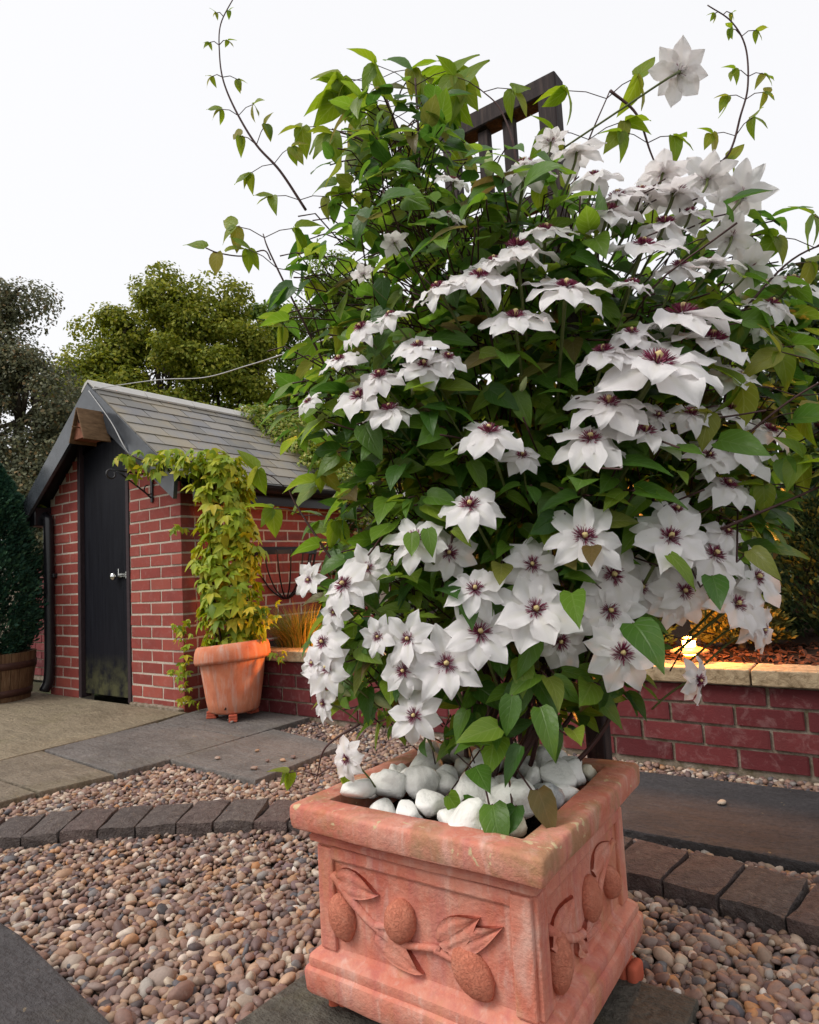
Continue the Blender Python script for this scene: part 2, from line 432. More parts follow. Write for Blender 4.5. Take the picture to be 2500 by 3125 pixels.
c = t.mix(t.ramp(t.noise(38, 5, .7, dist=1.5), [(.60, 0.0), (.70, .35)]), c, (.42, .42, .42))
M_cobble = t.done(t.bsdf(c, .7, .3, 0, t.math('ADD', t.noise(120, 5, .7), t.math('MULTIPLY', n, 2.0)), .55, .005))
t = NT('grey_cobble'); n = t.noise(24, 6, .7, dist=1.0); c = t.ramp(n, [(.35, (.17, .18, .19)), (.5, (.36, .37, .38)), (.7, (.62, .62, .62))])
M_cobgrey = t.done(t.bsdf(c, .7, .3, 0, t.noise(90, 4), .35, .004))
t = NT('cream_cobble'); n = t.noise(22, 6, .7, dist=.6); c = t.ramp(n, [(.35, (.42, .38, .26)), (.5, (.60, .56, .44)), (.7, (.72, .70, .60))])
M_cobcream = t.done(t.bsdf(c, .75, .3, 0, t.noise(90, 4), .35, .004))
M_soil = simple('dark_soil', (.028, .018, .013), .95, .1, var=.5, scale=90, bstr=1.0, bdist=.012)
M_bark = simple('bark_mulch', (.075, .030, .018), .9, .15, var=.6, scale=50, bstr=.6, bdist=.006)
t = NT('tree_bark'); n = t.noise(1, 6, .65, stretch=(18, 18, 4)); c = t.ramp(n, [(.3, (.03, .024, .018)), (.7, (.10, .08, .06))])
M_trunk = t.done(t.bsdf(c, .9, .15, 0, n, .8, .02))
M_stem = simple('vine_stem_purple_brown', (.060, .024, .022), .55, .35, var=.5, scale=70, bstr=.3)
M_stalk = simple('flower_stalk_green', (.10, .12, .035), .5, .35, var=.3, scale=70, bstr=.1)
# foliage
CLEM = [(0, (.034, .10, .016)), (.25, (.060, .15, .020)), (.5, (.095, .20, .022)), (.72, (.14, .245, .026)), (.90, (.19, .275, .032)), (.97, (.14, .135, .035)), (1, (.13, .09, .03))]
M_leafO = leaf_mat('clematis_leaf', CLEM, 'object', .45, .40, .40, 2.0, veins=True)
M_leafI = leaf_mat('clematis_leaves', CLEM, 'island', .45, .40, .40, 2.0, veins=True)
YLEAF = [(0, (.15, .26, .02)), (.6, (.21, .31, .025)), (1, (.25, .26, .04))]
M_leafY = leaf_mat('clematis_leaf_fresh', YLEAF, 'object', .55, .42, .35, 1.5, veins=True)
HOP = [(0, (.15, .25, .018)), (.3, (.25, .36, .022)), (.65, (.37, .43, .03)), (.9, (.48, .48, .035)), (1, (.54, .44, .04))]
M_hopO = leaf_mat('golden_leaf', HOP, 'object', .35, .5, .3, 1.3)
M_hopI = leaf_mat('golden_leaves', HOP, 'island', .35, .5, .3, 1.3)
IVYV = [(0, (.10, .20, .025)), (.4, (.20, .30, .03)), (.7, (.30, .34, .05)), (1, (.52, .48, .16))]
M_ivyv = leaf_mat('variegated_ivy_leaves', IVYV, 'island', .3, .45, .35, 1.3)
M_ivyd = leaf_mat('dark_ivy_leaves', [(0, (.016, .035, .012)), (.5, (.03, .07, .018)), (.85, (.07, .13, .02)), (1, (.16, .21, .03))], 'island', .25, .35, .4, 1.3)
M_tree1 = leaf_mat('olive_tree_leaves', [(0, (.11, .155, .018)), (.5, (.21, .25, .026)), (.85, (.33, .35, .04)), (1, (.45, .43, .08))], 'island', .38, .6, .2, 1.2)
M_tree2 = leaf_mat('dark_tree_leaves', [(0, (.07, .13, .017)), (.6, (.12, .19, .022)), (1, (.21, .27, .035))], 'island', .36, .6, .2, 1.2)
M_tree3 = leaf_mat('grey_tree_leaves', [(0, (.085, .10, .06)), (.5, (.15, .16, .09)), (.85, (.20, .20, .10)), (1, (.28, .18, .08))], 'island', .3, .5, .3, 1.2)
M_conif = leaf_mat('conifer_needles', [(0, (.018, .055, .038)), (.6, (.032, .09, .055)), (1, (.065, .14, .065))], 'island', .2, .6, .2, 1.2)
M_conif2 = leaf_mat('dwarf_conifer_needles', [(0, (.016, .034, .016)), (.6, (.035, .06, .02)), (1, (.10, .11, .025))], 'island', .2, .6, .2, 1.2)
M_grass = leaf_mat('bronze_grass_blades', [(0, (.13, .17, .025)), (.5, (.26, .24, .04)), (1, (.42, .26, .06))], 'island', .3, .5, .3, 1.2)
# petals
t = NT('clematis_petal'); uvn = t.new('ShaderNodeUVMap'); su = t.new('ShaderNodeSeparateXYZ'); t.link(uvn.outputs[0], su.inputs[0])
ac = t.math('ABSOLUTE', t.math('SUBTRACT', su.outputs[0], .5))
bar = t.math('MULTIPLY', t.ramp(ac, [(.04, .35), (.15, 0.0)]), t.ramp(su.outputs[1], [(.05, 1.0), (.75, .15)]))
c = t.mix(bar, (.93, .915, .92), (.80, .78, .52))
vein = t.ramp(t.noise(1, 3, .5, vec=uvn.outputs[0], stretch=(16, 1.2, 1)), [(.4, 0.0), (.7, .10)])
c = t.mix(vein, c, (.72, .68, .74))
c = t.mix(t.ramp(su.outputs[1], [(.0, .35), (.12, 0.0)]), c, (.60, .50, .60))
b = t.bsdf(c, .6, .22, 0, t.noise(1, 3, .5, vec=uvn.outputs[0], stretch=(22, 1.5, 1)), .25, .003)
tr = t.new('ShaderNodeBsdfTranslucent'); tr.inputs[0].default_value = (.90, .85, .84, 1)
mx = t.new('ShaderNodeMixShader'); mx.inputs[0].default_value = .46; t.link(b.outputs[0], mx.inputs[1]); t.link(tr.outputs[0], mx.inputs[2]); t.link(mx.outputs[0], t.out.inputs[0])
M_petal = t.m
t = NT('stamen_maroon'); c = t.ramp(t.island(), [(0, (.16, .012, .05)), (.6, (.26, .03, .085)), (.85, (.36, .10, .17)), (1, (.55, .38, .42))])
M_stamen = t.done(t.bsdf(c, .6, .3))
M_pistil = simple('pistil_cream', (.62, .50, .24), .7, .2, var=.25, scale=300, bstr=.3)
M_bud = simple('bud_green', (.38, .43, .20), .6, .3, var=.25, scale=80, bstr=.2)
M_wire = simple('cable_grey', (.40, .40, .40), .5, .4, var=.1, scale=30)
t = NT('lamp_glow'); em = t.new('ShaderNodeEmission'); em.inputs[0].default_value = (1.0, .42, .07, 1); em.inputs[1].default_value = 40; t.link(em.outputs[0], t.out.inputs[0]); M_glow = t.m
M_lampshade = simple('lamp_louvre_copper', (.55, .30, .13), .45, .4, .3, var=.2, scale=60)

# ================================================================== THE SETTING
# ground: one sheet to the horizon
g = np.array([[-600, -600, -.045], [600, -600, -.045], [600, 600, -.045], [-600, 600, -.045]])
t = NT('garden_ground'); n = t.noise(.8, 5, .6); c = t.ramp(n, [(.35, (.06, .05, .035)), (.65, (.05, .075, .025))]); M_ground = t.done(t.bsdf(c, .95, .1, 0, t.noise(30, 4), .5, .02))
ground = obj('ground', np_mesh('ground', g, [(0, 1, 2, 3)], False), M_ground); tag(ground, kind='structure')

def slab_mesh(name, poly, ztop, th=.045, bev=.006, cuts=0, rough=.0015):
    """polygon slab with a bevelled, slightly uneven top"""
    bm = bmesh.new()
    vs = [bm.verts.new((x + random.uniform(-.002, .002), y + random.uniform(-.002, .002), ztop)) for x, y in poly]
    f = bm.faces.new(vs); f.normal_update()
    if f.normal.z < 0: bmesh.ops.reverse_faces(bm, faces=[f])
    ex = bmesh.ops.extrude_face_region(bm, geom=[f])
    top = [e for e in ex['geom'] if isinstance(e, bmesh.types.BMVert)]
    for v in top: v.co.z = ztop
    for v in bm.verts:
        if v not in top: v.co.z = ztop - th
    es = [e for e in bm.edges if all(abs(v.co.z - ztop) < 1e-6 for v in e.verts)]
    bmesh.ops.bevel(bm, geom=es, offset=bev, segments=2, affect='EDGES', profile=.6)
    return bm_mesh(name, bm)

apron_poly = [(-3.42, .55), (-3.40, 1.30), (-3.405, 1.60), (-3.405, 1.95), (-3.47, 2.41), (-3.47, 2.455), (-9, 2.455), (-9, .55)]
apron = obj('concrete_apron', slab_mesh('concrete_apron', apron_poly, .028, .07, .01), M_apron); tag(apron, kind='structure')

pav_bed = np.array([[-3.40, .55, -.022], [-2.05, .55, -.022], [-2.05, 2.64, -.022], [-3.47, 2.64, -.022]])
paving_o = obj('paving', np_mesh('paving', pav_bed, [(0, 1, 2, 3)], False), M_grit); tag(paving_o, kind='structure')
def slab(poly, ztop, mat, **kw): return obj('slab', slab_mesh('slab', poly, ztop, **kw), mat, paving_o)
slab([(-3.385, 1.585), (-2.655, 1.535), (-2.637, 1.770), (-2.645, 2.185), (-3.39, 2.19)], .030, M_slab)
slab([(-2.639, 1.768), (-2.048, 1.741), (-2.075, 2.268), (-2.632, 2.368)], .0285, M_slab)
slab([(-3.38, 2.198), (-2.64, 2.193), (-2.640, 2.375), (-2.645, 2.640), (-3.465, 2.640), (-3.44, 2.40)], .0295, M_slab)
slab([(-3.385, 1.268), (-2.722, 1.258), (-2.660, 1.523), (-3.385, 1.573)], .0285, M_slabtan)
slab([(-3.39, .70), (-2.76, .70), (-2.730, 1.246), (-3.385, 1.256)], .0270, M_slabtan)
slab([(-.98, 1.918), (.9, 1.935), (.9, 2.56), (-.98, 2.452)], .030, M_slabdark)
slab([(-1.020, .60), (-.345, .60), (-.352, 1.287), (-1.014, 1.287)], .012, M_slabmoss)
slab([(-2.3, .05), (-1.10, .05), (-1.17, .667), (-1.654, .724), (-2.30, .735)], .030, M_slabdark)

# curved edging of setts
edge_pts = [(-2.66, .62), (-2.50, .80), (-2.338, .965), (-2.115, 1.162), (-1.87, 1.348), (-1.6, 1.505), (-1.25, 1.620), (-.9, 1.665), (-.6, 1.663), (-.36, 1.641), (-.19, 1.617), (.1, 1.56), (.4, 1.47)]
ec = spline([(x, y, 0) for x, y in edge_pts], 12)
seglen = np.linalg.norm(np.diff(ec, axis=0), axis=1); arc = np.concatenate([[0], np.cumsum(seglen)])
def arc_at(s):
    p = np.array([np.interp(s, arc, ec[:, i]) for i in range(3)]); q = np.array([np.interp(s + .01, arc, ec[:, i]) for i in range(3)])
    d = (q - p) / (np.linalg.norm(q - p) + 1e-9); return p, d
bedV, bedF = [], []
ss = np.linspace(0, arc[-1] - .02, 60)
for i, s in enumerate(ss):
    p, d = arc_at(s); nrm = np.array([-d[1], d[0], 0])
    bedV += [p + nrm * .004 + [0, 0, -.010], p + nrm * .205 + [0, 0, -.006]]
    if i: bedF.append((2 * i - 2, 2 * i, 2 * i + 1, 2 * i - 1))
edging = obj('edging', py_mesh('edging', bedV, bedF), M_grit); tag(edging, kind='structure')
sett_meshes = []
for k in range(6):
    bm = bmesh.new(); box_bm(bm, 1, 1, 1, bev=.0, jit=0)
    bmesh.ops.subdivide_edges(bm, edges=bm.edges[:], cuts=2, use_grid_fill=True)
    for v in bm.verts:
        p = v.co * 1.0; rr = Vector((p.x * 7.3 + k * 3.1, p.y * 7.3, p.z * 7.3 + k))
        nn = mnoise.noise_vector(rr)
        edge = (abs(p.x) > .4) + (abs(p.y) > .4) + (abs(p.z) > .4)
        v.co += Vector((nn.x * .04, nn.y * .025, nn.z * .05))
        if edge >= 2 and p.z > .3: v.co.z -= .05 + .16 * abs(nn.x); v.co.x *= .985; v.co.y *= .99
    sett_meshes.append(bm_mesh('sett', bm, False)); sett_meshes[-1].materials.append(M_sett)
s = .05; k = 0
while s < arc[-1] - .1:
    w = random.uniform(.112, .132) if s < 2.2 else random.uniform(.125, .145)
    p, d = arc_at(s + w / 2); nrm = np.array([-d[1], d[0], 0]); dep = random.uniform(.195, .208)
    c = p + nrm * (dep / 2)
    a = math.atan2(d[1], d[0]) + random.uniform(-.03, .03)
    obj('sett', sett_meshes[k % 6], None, edging, loc=(c[0], c[1], .0 + random.uniform(-.003, .003)), rot=(random.uniform(-.02, .02), random.uniform(-.02, .02), a), scale=(w - .006, dep, .068))
    s += w; k += 1

# gravel ------------------------------------------------------------
def in_poly(x, y, poly):
    c = False; j = len(poly) - 1
    for i in range(len(poly)):
        xi, yi = poly[i]; xj, yj = poly[j]
        if (yi > y) != (yj > y) and x < (xj - xi) * (y - yi) / (yj - yi + 1e-12) + xi: c = not c
        j = i
    return c
edge_in = [(p[0], p[1]) for p in ec]
nrm_all = []
for i in range(len(ec)):
    d = ec[min(i + 1, len(ec) - 1)] - ec[max(i - 1, 0)]; d /= np.linalg.norm(d); nrm_all.append(np.array([-d[1], d[0], 0]))
edge_out = [tuple((ec[i] + nrm_all[i] * .205)[:2]) for i in range(len(ec))]
band = edge_in + edge_out[::-1]
inner_region = edge_in + [(.6, -.2), (-2.9, -.2)]
keepout = [apron_poly, [(-3.39, 1.585), (-2.655, 1.535), (-2.637, 1.765), (-2.048, 1.741), (-2.075, 2.268), (-2.632, 2.368), (-2.645, 2.64), (-3.46, 2.64)],
           [(-3.39, .70), (-2.76, .70), (-2.722, 1.258), (-2.66, 1.53), (-3.39, 1.58)], [(-.98, 1.918), (.9, 1.935), (.9, 2.56), (-.98, 2.452)],
           [(-1.02, .55), (-.345, .55), (-.352, 1.287), (-1.014, 1.287)], [(-2.3, .05), (-1.10, .05), (-1.17, .667), (-1.654, .724), (-2.3, .735)], band]
gb = np.array([[-3.4, -.3, -.030], [1.6, -.3, -.030], [1.6, 2.66, -.030], [-3.4, 2.66, -.030]])
gravel = obj('gravel_bed', np_mesh('gravel_bed', gb, [(0, 1, 2, 3)], False), M_grit); tag(gravel, kind='structure')
def ico(sub):
    bm = bmesh.new(); bmesh.ops.create_icosphere(bm, subdivisions=sub, radius=.5); bm.verts.ensure_lookup_table()
    V = np.array([v.co[:] for v in bm.verts]); F = np.array([[v.index for v in f.verts] for f in bm.faces]); bm.free(); return V, F
def lumpy(V, seed, amp, fr):
    out = V.copy()
    for i, v in enumerate(V):
        q = Vector(v) * fr + Vector((seed * 5.17, seed * 1.3, -seed * 2.9))
        out[i] = v * (1 + amp * mnoise.noise(q)) + np.array(mnoise.noise_vector(q * .6)) * amp * .22
    return out
I2, I1, I0 = ico(2), ico(2), ico(1)
pebT = [(lumpy(I2[0], s, .34, 1.9), I2[1]) for s in range(8)]
pebTlo = [(lumpy(I0[0], s + 20, .34, 1.9), I0[1]) for s in range(8)]
pp = []
sp = .0150
for iu in range(int(4.6 / sp)):
    for iv in range(int(2.9 / sp)):
        u = -3.35 + (iu + random.uniform(-.42, .42)) * sp; v = -.20 + (iv + random.uniform(-.42, .42)) * sp
        if v > 2.648: continue
        d = np.array([u, v, -CAM_H]); Z = d @ FWD
        if Z < .3: continue
        px, py, _ = project((u, v, 0.0))
        if not (-.30 < px < 1.30 and .5 < py < 1.22): continue
        if any(in_poly(u, v, k) for k in keepout): continue
        pp.append((u, v, Z, in_poly(u, v, inner_region)))
pp = np.array(pp); print('pebbles', len(pp))
N = len(pp)
size = rng.lognormal(math.log(.0205), .24, N)
wave = np.array([mnoise.noise(Vector((u * 3, v * 3, 0))) for u, v in pp[:, :2]])
zc = np.where(pp[:, 3] > .5, -.010, .002) + wave * .006 + rng.uniform(-.010, .006, N)
pos = np.column_stack([pp[:, 0], pp[:, 1], zc])
scl = np.column_stack([size * rng.uniform(1.0, 1.55, N), size * rng.uniform(.8, 1.1, N), size * rng.uniform(.5, .85, N)])
Mrot = rot_rand(N, .38)
inview = np.array([(-.02 < a < 1.02) and (b < 1.02) for a, b, _ in (project((u, v, 0.0)) for u, v in pp[:, :2])])
order = np.argsort(pp[:, 2] - size * 6 + np.where(inview, 0, 50))
big = order[:290]; rest = order[290:]
pm = [np_mesh('pebble', V, F) for V, F in pebT]
for m in pm: m.materials.append(M_pebO)
for i in big:
    mat4 = Matrix(Mrot[i].tolist()).to_4x4(); mat4 = Matrix.Translation(pos[i].tolist()) @ mat4 @ Matrix.Diagonal((*scl[i], 1))
    obj('pebble', pm[int(i) % 8], None, gravel, matrix=mat4)
nr = (pp[rest, 2] < 1.75) & inview[rest]; near = rest[nr]; far = rest[~nr]
ti = rng.integers(0, 8, N)
for ix, T in ((near, pebT), (far, pebTlo)):
    o = obj('pebbles', batch('pebbles', T, ti[ix], pos[ix], Mrot[ix], scl[ix]), M_pebI, gravel); tag(o, kind='stuff')
# stray pebbles lying on the slabs
for i, (u, v, s_) in enumerate(((-2.43, 1.86, .021), (-2.36, 2.02, .018), (-2.13, 2.02, .022), (-2.135, 1.965, .02), (-2.19, 1.93, .017), (-2.16, 1.83, .024), (-.49, 2.245, .024), (-2.95, 2.36, .02), (-3.02, 2.40, .018))):
    o = obj('stray_pebble', pm[i % 8], None, None, loc=(u, v, .036), rot=(0, 0, i * 1.3), scale=(s_ * 1.3, s_, s_ * .6))
    if i == 6: tag(o, 'single reddish pebble lying on the dark concrete slab', 'pebble')
    elif i >= 7: tag(o, 'small stray pebble on the slab under the round terracotta pot', 'pebble', 'pebbles strayed under the pot')
    else: tag(o, 'small stray pebble on the grey riven slab by the gravel', 'pebble', 'pebbles strayed onto the grey slabs')

# flower bed behind the wall
bedm = np.array([[-3.50, 2.74, .355], [3.5, 2.74, .355], [3.5, 5.2, .42], [-3.50, 5.2, .42]])
bed = obj('flower_bed', np_mesh('flower_bed', bedm, [(0, 1, 2, 3)], False), M_soil); tag(bed, kind='structure')
chipV = np.array([[-.5, -.3, -.1], [.45, -.35, -.12], [.55, .28, -.08], [-.4, .33, -.1], [-.42, -.22, .12], [.4, -.25, .1], [.42, .2, .14], [-.38, .24, .1]])
chipF = np.array([(0, 3, 2, 1), (4, 5, 6, 7), (0, 1, 5, 4), (1, 2, 6, 5), (2, 3, 7, 6), (3, 0, 4, 7)])
nch = 1500
cp = np.column_stack([rng.uniform(-1.4, .7, nch), 2.76 + rng.uniform(0, .75, nch), rng.uniform(.358, .385, nch)])
o = obj('bark_chips', batch('bark_chips', [(chipV, chipF)], np.zeros(nch, int), cp, rot_rand(nch, .5), np.column_stack([rng.uniform(.02, .05, nch), rng.uniform(.015, .03, nch), rng.uniform(.01, .03, nch)]), False), M_bark)
o.parent = bed; tag(o, kind='stuff')

# ================================================================== GARDEN WALL
VW = 2.651
wall = empty('garden_wall', (-1.2, VW, 0)); tag(wall, 'low dark red brick garden wall with sandy stone coping', 'wall')
WI = Matrix.Translation((1.2, -VW, 0))
obj('mortar', box('mortar', 5.0, .09, .36, (-.98, VW + .055, .15)), M_mortar2, wall, matrix=WI)
brick_variants = []
for k in range(5):
    bm = bmesh.new(); box_bm(bm, 1, 1, 1)
    bmesh.ops.bevel(bm, geom=bm.edges[:], offset=.028, segments=1, affect='EDGES')
    for v in bm.verts: v.co += Vector((random.uniform(-.006, .006), random.uniform(-.02, .02), random.uniform(-.02, .02)))
    m = bm_mesh('brick', bm); brick_variants.append(m)
shed_brick = []
for m in brick_variants:
    c = m.copy(); c.materials.append(M_brick); shed_brick.append(c); m.materials.append(M_wbrick)
for k in range(4):
    z = .0217 + .075 * k + .075 / 2
    u = -3.49 - (.1125 if k % 2 else 0) + .06
    while u < 1.4:
        a, b = max(u, -3.46), u + .215
        if b - a > .03:
            obj('brick', random.choice(brick_variants), None, wall, matrix=WI @ Matrix.Translation(((a + b) / 2, VW + .050 + random.uniform(-.0015, .0015), z)) @ Matrix.Diagonal((b - a - .002, .098, .0645, 1)))
        u += .225
u = -3.48
while u < 1.4:
    L_ = random.uniform(.58, .64)
    if u + L_ > 1.4: L_ = 1.45 - u
    bm = bmesh.new(); box_bm(bm, L_ - .006, .175, .056, (0, 0, 0), .005, .0, 2)
    bmesh.ops.subdivide_edges(bm, edges=[e for e in bm.edges if e.calc_length() > .1], cuts=14)
    for v in bm.verts:
        if v.co.y < -.08: v.co.y += mnoise.noise(Vector((v.co.x * 30 + u * 9, v.co.z * 40, 0))) * .006
    obj('coping_stone', bm_mesh('coping_stone', bm), M_coping, wall, matrix=WI @ Matrix.Translation((u + L_ / 2, VW + .058, .354)))
    u += L_

# ================================================================== SHED
UC, VC, UL = -3.511, 2.461, -5.15
UM, ZR, PIT = -4.305, 2.165, math.atan2(.71, .92)
VB = 4.55
shed = empty('brick_shed', (UM, 3.5, 0)); tag(shed, 'red brick garden shed with narrow black door and slate roof', 'shed')
SI = Matrix.Translation((-UM, -3.5, 0))
def spart(name, me, mat, parent=None):
    if parent is None: return obj(name, me, mat, shed, matrix=SI)
    return obj(name, me, mat, parent)
def roof_z(u): return ZR - .035 - abs(u - UM) * math.tan(PIT)      # underside line
D0, D1, DZ = -4.732, -4.072, 1.845
def prism(poly, v0, v1):
    n = len(poly); V = [(x, v0, z) for x, z in poly] + [(x, v1, z) for x, z in poly]
    F = [tuple(range(n)), tuple(range(2 * n - 1, n - 1, -1))] + [(i, i + n, (i + 1) % n + n, (i + 1) % n) for i in range(n)]
    return V, F
def gable_part(u0, u1, z0=-.02):
    us = [u0] + ([UM] if u0 < UM < u1 else []) + [u1]
    poly = [(u0, z0), (u1, z0)] + [(u, roof_z(u) - .03) for u in reversed(us)]
    return poly
bmw = bmesh.new()
def add_prism(bm, poly, v0, v1):
    V, F = prism(poly, v0, v1); vs = [bm.verts.new(v) for v in V]
    for f in F: bm.faces.new([vs[i] for i in f])
add_prism(bmw, gable_part(UL + .004, D0 + .01), VC + .003, VC + .10)
add_prism(bmw, gable_part(D1 - .01, UC - .003), VC + .003, VC + .10)
add_prism(bmw, [(D0 - .02, DZ), (D1 + .02, DZ), (D1 + .02, roof_z(D1) - .03), (UM, roof_z(UM) - .03), (D0 - .02, roof_z(D0) - .03)], VC + .04, VC + .09)
front = spart('front_wall', bm_mesh('front_wall', bmw), M_mortar)
bms = bmesh.new(); box_bm(bms, .095, VB - VC - .006, 1.50, (UC - .0505, (VB + VC) / 2, .73)); side = spart('side_wall', bm_mesh('side_wall', bms), M_mortar)
bms = bmesh.new(); box_bm(bms, .095, VB - VC - .006, 1.50, (UL + .0525, (VB + VC) / 2, .73)); box_bm(bms, UC - UL - .25, .1, 1.5, ((UL + UC) / 2, VB - .06, .73)); spart('rear_wall', bm_mesh('rear_wall', bms), M_mortar)
Z0 = .155 - .075 * 3           # bottom of lowest course
for k in range(0, 28):
    z = Z0 + .075 * k + .075 / 2
    if k == 0: continue
    # front face, from the corner leftwards
    u = UC
    first = True
    while u > UL + .01:
        L_ = .1025 if (first and k % 2 == 1) else .215
        a, b = u - L_, u; u -= L_ + .010; first = False
        for (lo, hi) in ((UL, D0), (D1, UC)):
            x0, x1 = max(a, lo), min(b, hi)
            if x1 - x0 < .018: continue
            zt = z + .033
            lim = (ZR - .05 - zt) / math.tan(PIT)
            x0, x1 = max(x0, UM - lim), min(x1, UM + lim)
            if x1 - x0 < .025: continue
            corner = abs(x1 - UC) < 1e-6
            obj('brick', random.choice(shed_brick), None, front, matrix=Matrix.Translation(((x0 + x1) / 2, VC + .05 + random.uniform(-.001, .001), z)) @ Matrix.Diagonal((x1 - x0, .1, .0635, 1)))
    # side face, from the corner backwards
    if z > 1.40: continue
    v = VC + (.1025 + .010 if k % 2 == 0 else .1025 + .010)
    v = VC + .110 if True else v
    first = True
    if k % 2 == 1:   # a stretcher shows at the corner: its first 10 cm is the header seen from the front
        v0_, v1_ = VC + .1005, VC + .215
        obj('brick', random.choice(shed_brick), None, side, matrix=Matrix.Translation((UC - .0505, (v0_ + v1_) / 2, z)) @ Matrix.Diagonal((.0995, v1_ - v0_, .0635, 1)))
        v = VC + .225
    while v < VC + 1.75:
        obj('brick', random.choice(shed_brick), None, side, matrix=Matrix.Translation((UC - .05 + random.uniform(-.001, .001), v + .1075, z)) @ Matrix.Diagonal((.1, .215, .0635, 1)))
        v += .225
# door and frame
dr = spart('door', box('door', .585, .045, 1.76, ((D0 + D1) / 2, VC + .045, .935), .004), M_door)
for uu in (D0 + .018, D1 - .018):
    obj('door_frame', box('door_frame', .036, .075, 1.80, (uu, VC + .030, .93), .003), M_frame, shed, matrix=SI)
obj('door_head', box('door_head', .66, .070, .03, ((D0 + D1) / 2, VC + .032, DZ + .002), .003), M_frame, shed, matrix=SI)
gp = prism([(D0, DZ + .02), (D1, DZ + .02), (D1, roof_z(D1) - .05), (UM, roof_z(UM) - .05), (D0, roof_z(D0) - .05)], VC + .018, VC + .038)
spart('gable_board', py_mesh('gable_board', *gp), M_door)
bm = bmesh.new()
bmesh.ops.create_uvsphere(bm, u_segments=14, v_segments=8, radius=.026)
for v in bm.verts: v.co.y *= .75
me = bm_mesh('door_knob', bm, True); obj('door_knob', me, M_chrome, dr, loc=(-4.262, VC - .012, .862))
bm = bmesh.new(); box_bm(bm, .13, .012, .030, (0, 0, 0), .003); box_bm(bm, .10, .014, .010, (.01, -.011, .0), .003); box_bm(bm, .012, .012, .05, (-.035, -.012, .02), .003); box_bm(bm, .02, .016, .05, (.05, -.004, 0), .003)
obj('door_bolt', bm_mesh('door_bolt', bm), M_chrome, dr, loc=(-4.175, VC + .012, .868))
# roof
tanp, cosp, sinp = math.tan(PIT), math.cos(PIT), math.sin(PIT)
EAVE = .955        # horizontal run from ridge to eave
V0R = VC - .145
V_, F_ = [], []
prof = [(UM - EAVE, ZR - EAVE * tanp), (UM, ZR), (UM + EAVE, ZR - EAVE * tanp)]
poly = prof + [(x, z - .035) for x, z in reversed(prof)]
roof = spart('roof', py_mesh('roof', *prism(poly, V0R + .02, VB + .1)), M_black)
slope_len = EAVE / cosp
rows = 9; exp_ = slope_len / rows
slate_meshes = []
for k in range(4):
    bm = bmesh.new(); box_bm(bm, 1, 1, 1, jit=.012); bmesh.ops.bevel(bm, geom=bm.edges[:], offset=.012, segments=1, affect='EDGES'); m = bm_mesh('slate', bm); m.materials.append(M_slate); slate_meshes.append(m)
for sgn in (1, -1):
    for r_ in range(rows):
        sdist = (r_ + .62) * exp_ - .01
        v = V0R - (.115 if r_ % 2 else 0.0)
        while v < VB + .05:
            a, b = max(v, V0R + .0), v + .245
            if sgn < 0 and v > VC + .9: break
            if b - a > .03:
                cu_, cz_ = UM + sgn * sdist * cosp, ZR - sdist * sinp
                nrm = (sgn * sinp, cosp)
                m4 = Matrix.Translation((cu_ + nrm[0] * .012, (a + b) / 2, cz_ + nrm[1] * .012)) @ Matrix.Rotation(sgn * (PIT - .045), 4, 'Y') @ Matrix.Diagonal((exp_ * 1.32, b - a - .008, .010, 1)) @ Matrix.Rotation(random.uniform(-.004, .004), 4, 'Z')
                obj('slate', random.choice(slate_meshes), None, roof, matrix=m4)
            v += .245
# ridge tiles
v = V0R - .005
rp = [(-.085, -.060), (-.04, -.012), (0, .004), (.04, -.012), (.085, -.060), (.08, -.072), (0, -.012), (-.08, -.072)]
while v < VB:
    Vv, Ff = prism([(UM + x, ZR + .038 + z) for x, z in rp], v, v + .395)
    obj('ridge_tile', py_mesh('ridge_tile', Vv, Ff), M_ridge, roof); v += .40
# barge boards
def barge(sgn):
    w = .165
    x0, x1 = 0.0, EAVE + .015
    top = lambda x: ZR + .012 - x * tanp
    poly = [(UM + sgn * x0, top(x0)), (UM + sgn * x1, top(x1)), (UM + sgn * (x1 - .02), top(x1) - w * .85), (UM + sgn * x0, top(x0) - w / cosp * .95)]
    if sgn < 0: poly = poly[::-1]
    return py_mesh('barge_board', *prism(poly, V0R - .012 + (.003 if sgn < 0 else 0), V0R + .014))
spart('barge_board', barge(1), M_barge); spart('barge_board', barge(-1), M_barge)
# fascia, gutter and downpipe
zE = ZR - EAVE * tanp
spart('fascia', box('fascia', .022, VB - VC - .02, .13, (UM + EAVE - .035, (VB + VC) / 2, zE - .075)), M_black)
gut = [(.065 * math.cos(a), .05 * math.sin(a)) for a in np.linspace(math.pi, 2 * math.pi, 9)]
gpoly = [(UM + EAVE + .035 + x, zE - .022 + z) for x, z in gut] + [(UM + EAVE + .035 + x * .9, zE - .018 + z * .88) for x, z in reversed(gut)]
spart('gutter', py_mesh('gutter', *prism(gpoly, V0R + .06, VB)), M_black)
gpoly = [(UM - EAVE - .035 + x, zE - .022 + z) for x, z in gut] + [(UM - EAVE - .035 + x * .9, zE - .018 + z * .88) for x, z in reversed(gut)]
spart('gutter', py_mesh('gutter', *prism(gpoly, V0R - .02, VB)), M_black)
spart('eave_box', box('eave_box', .16, .20, .14, (UL - .06, VC - .02, zE - .08), .006), M_black)
pipe = spline([(UL - .13, VC - .03, 1.30), (UL - .06, VC - .035, 1.355), (UL + .045, VC - .04, 1.335), (UL + .065, VC - .042, 1.24), (UL + .07, VC - .042, .8), (UL + .07, VC - .042, .2), (UL + .05, VC - .07, .06)], 6)
spart('downpipe', tubes_mesh('downpipe', [(pipe, .036, 12)]), M_black)
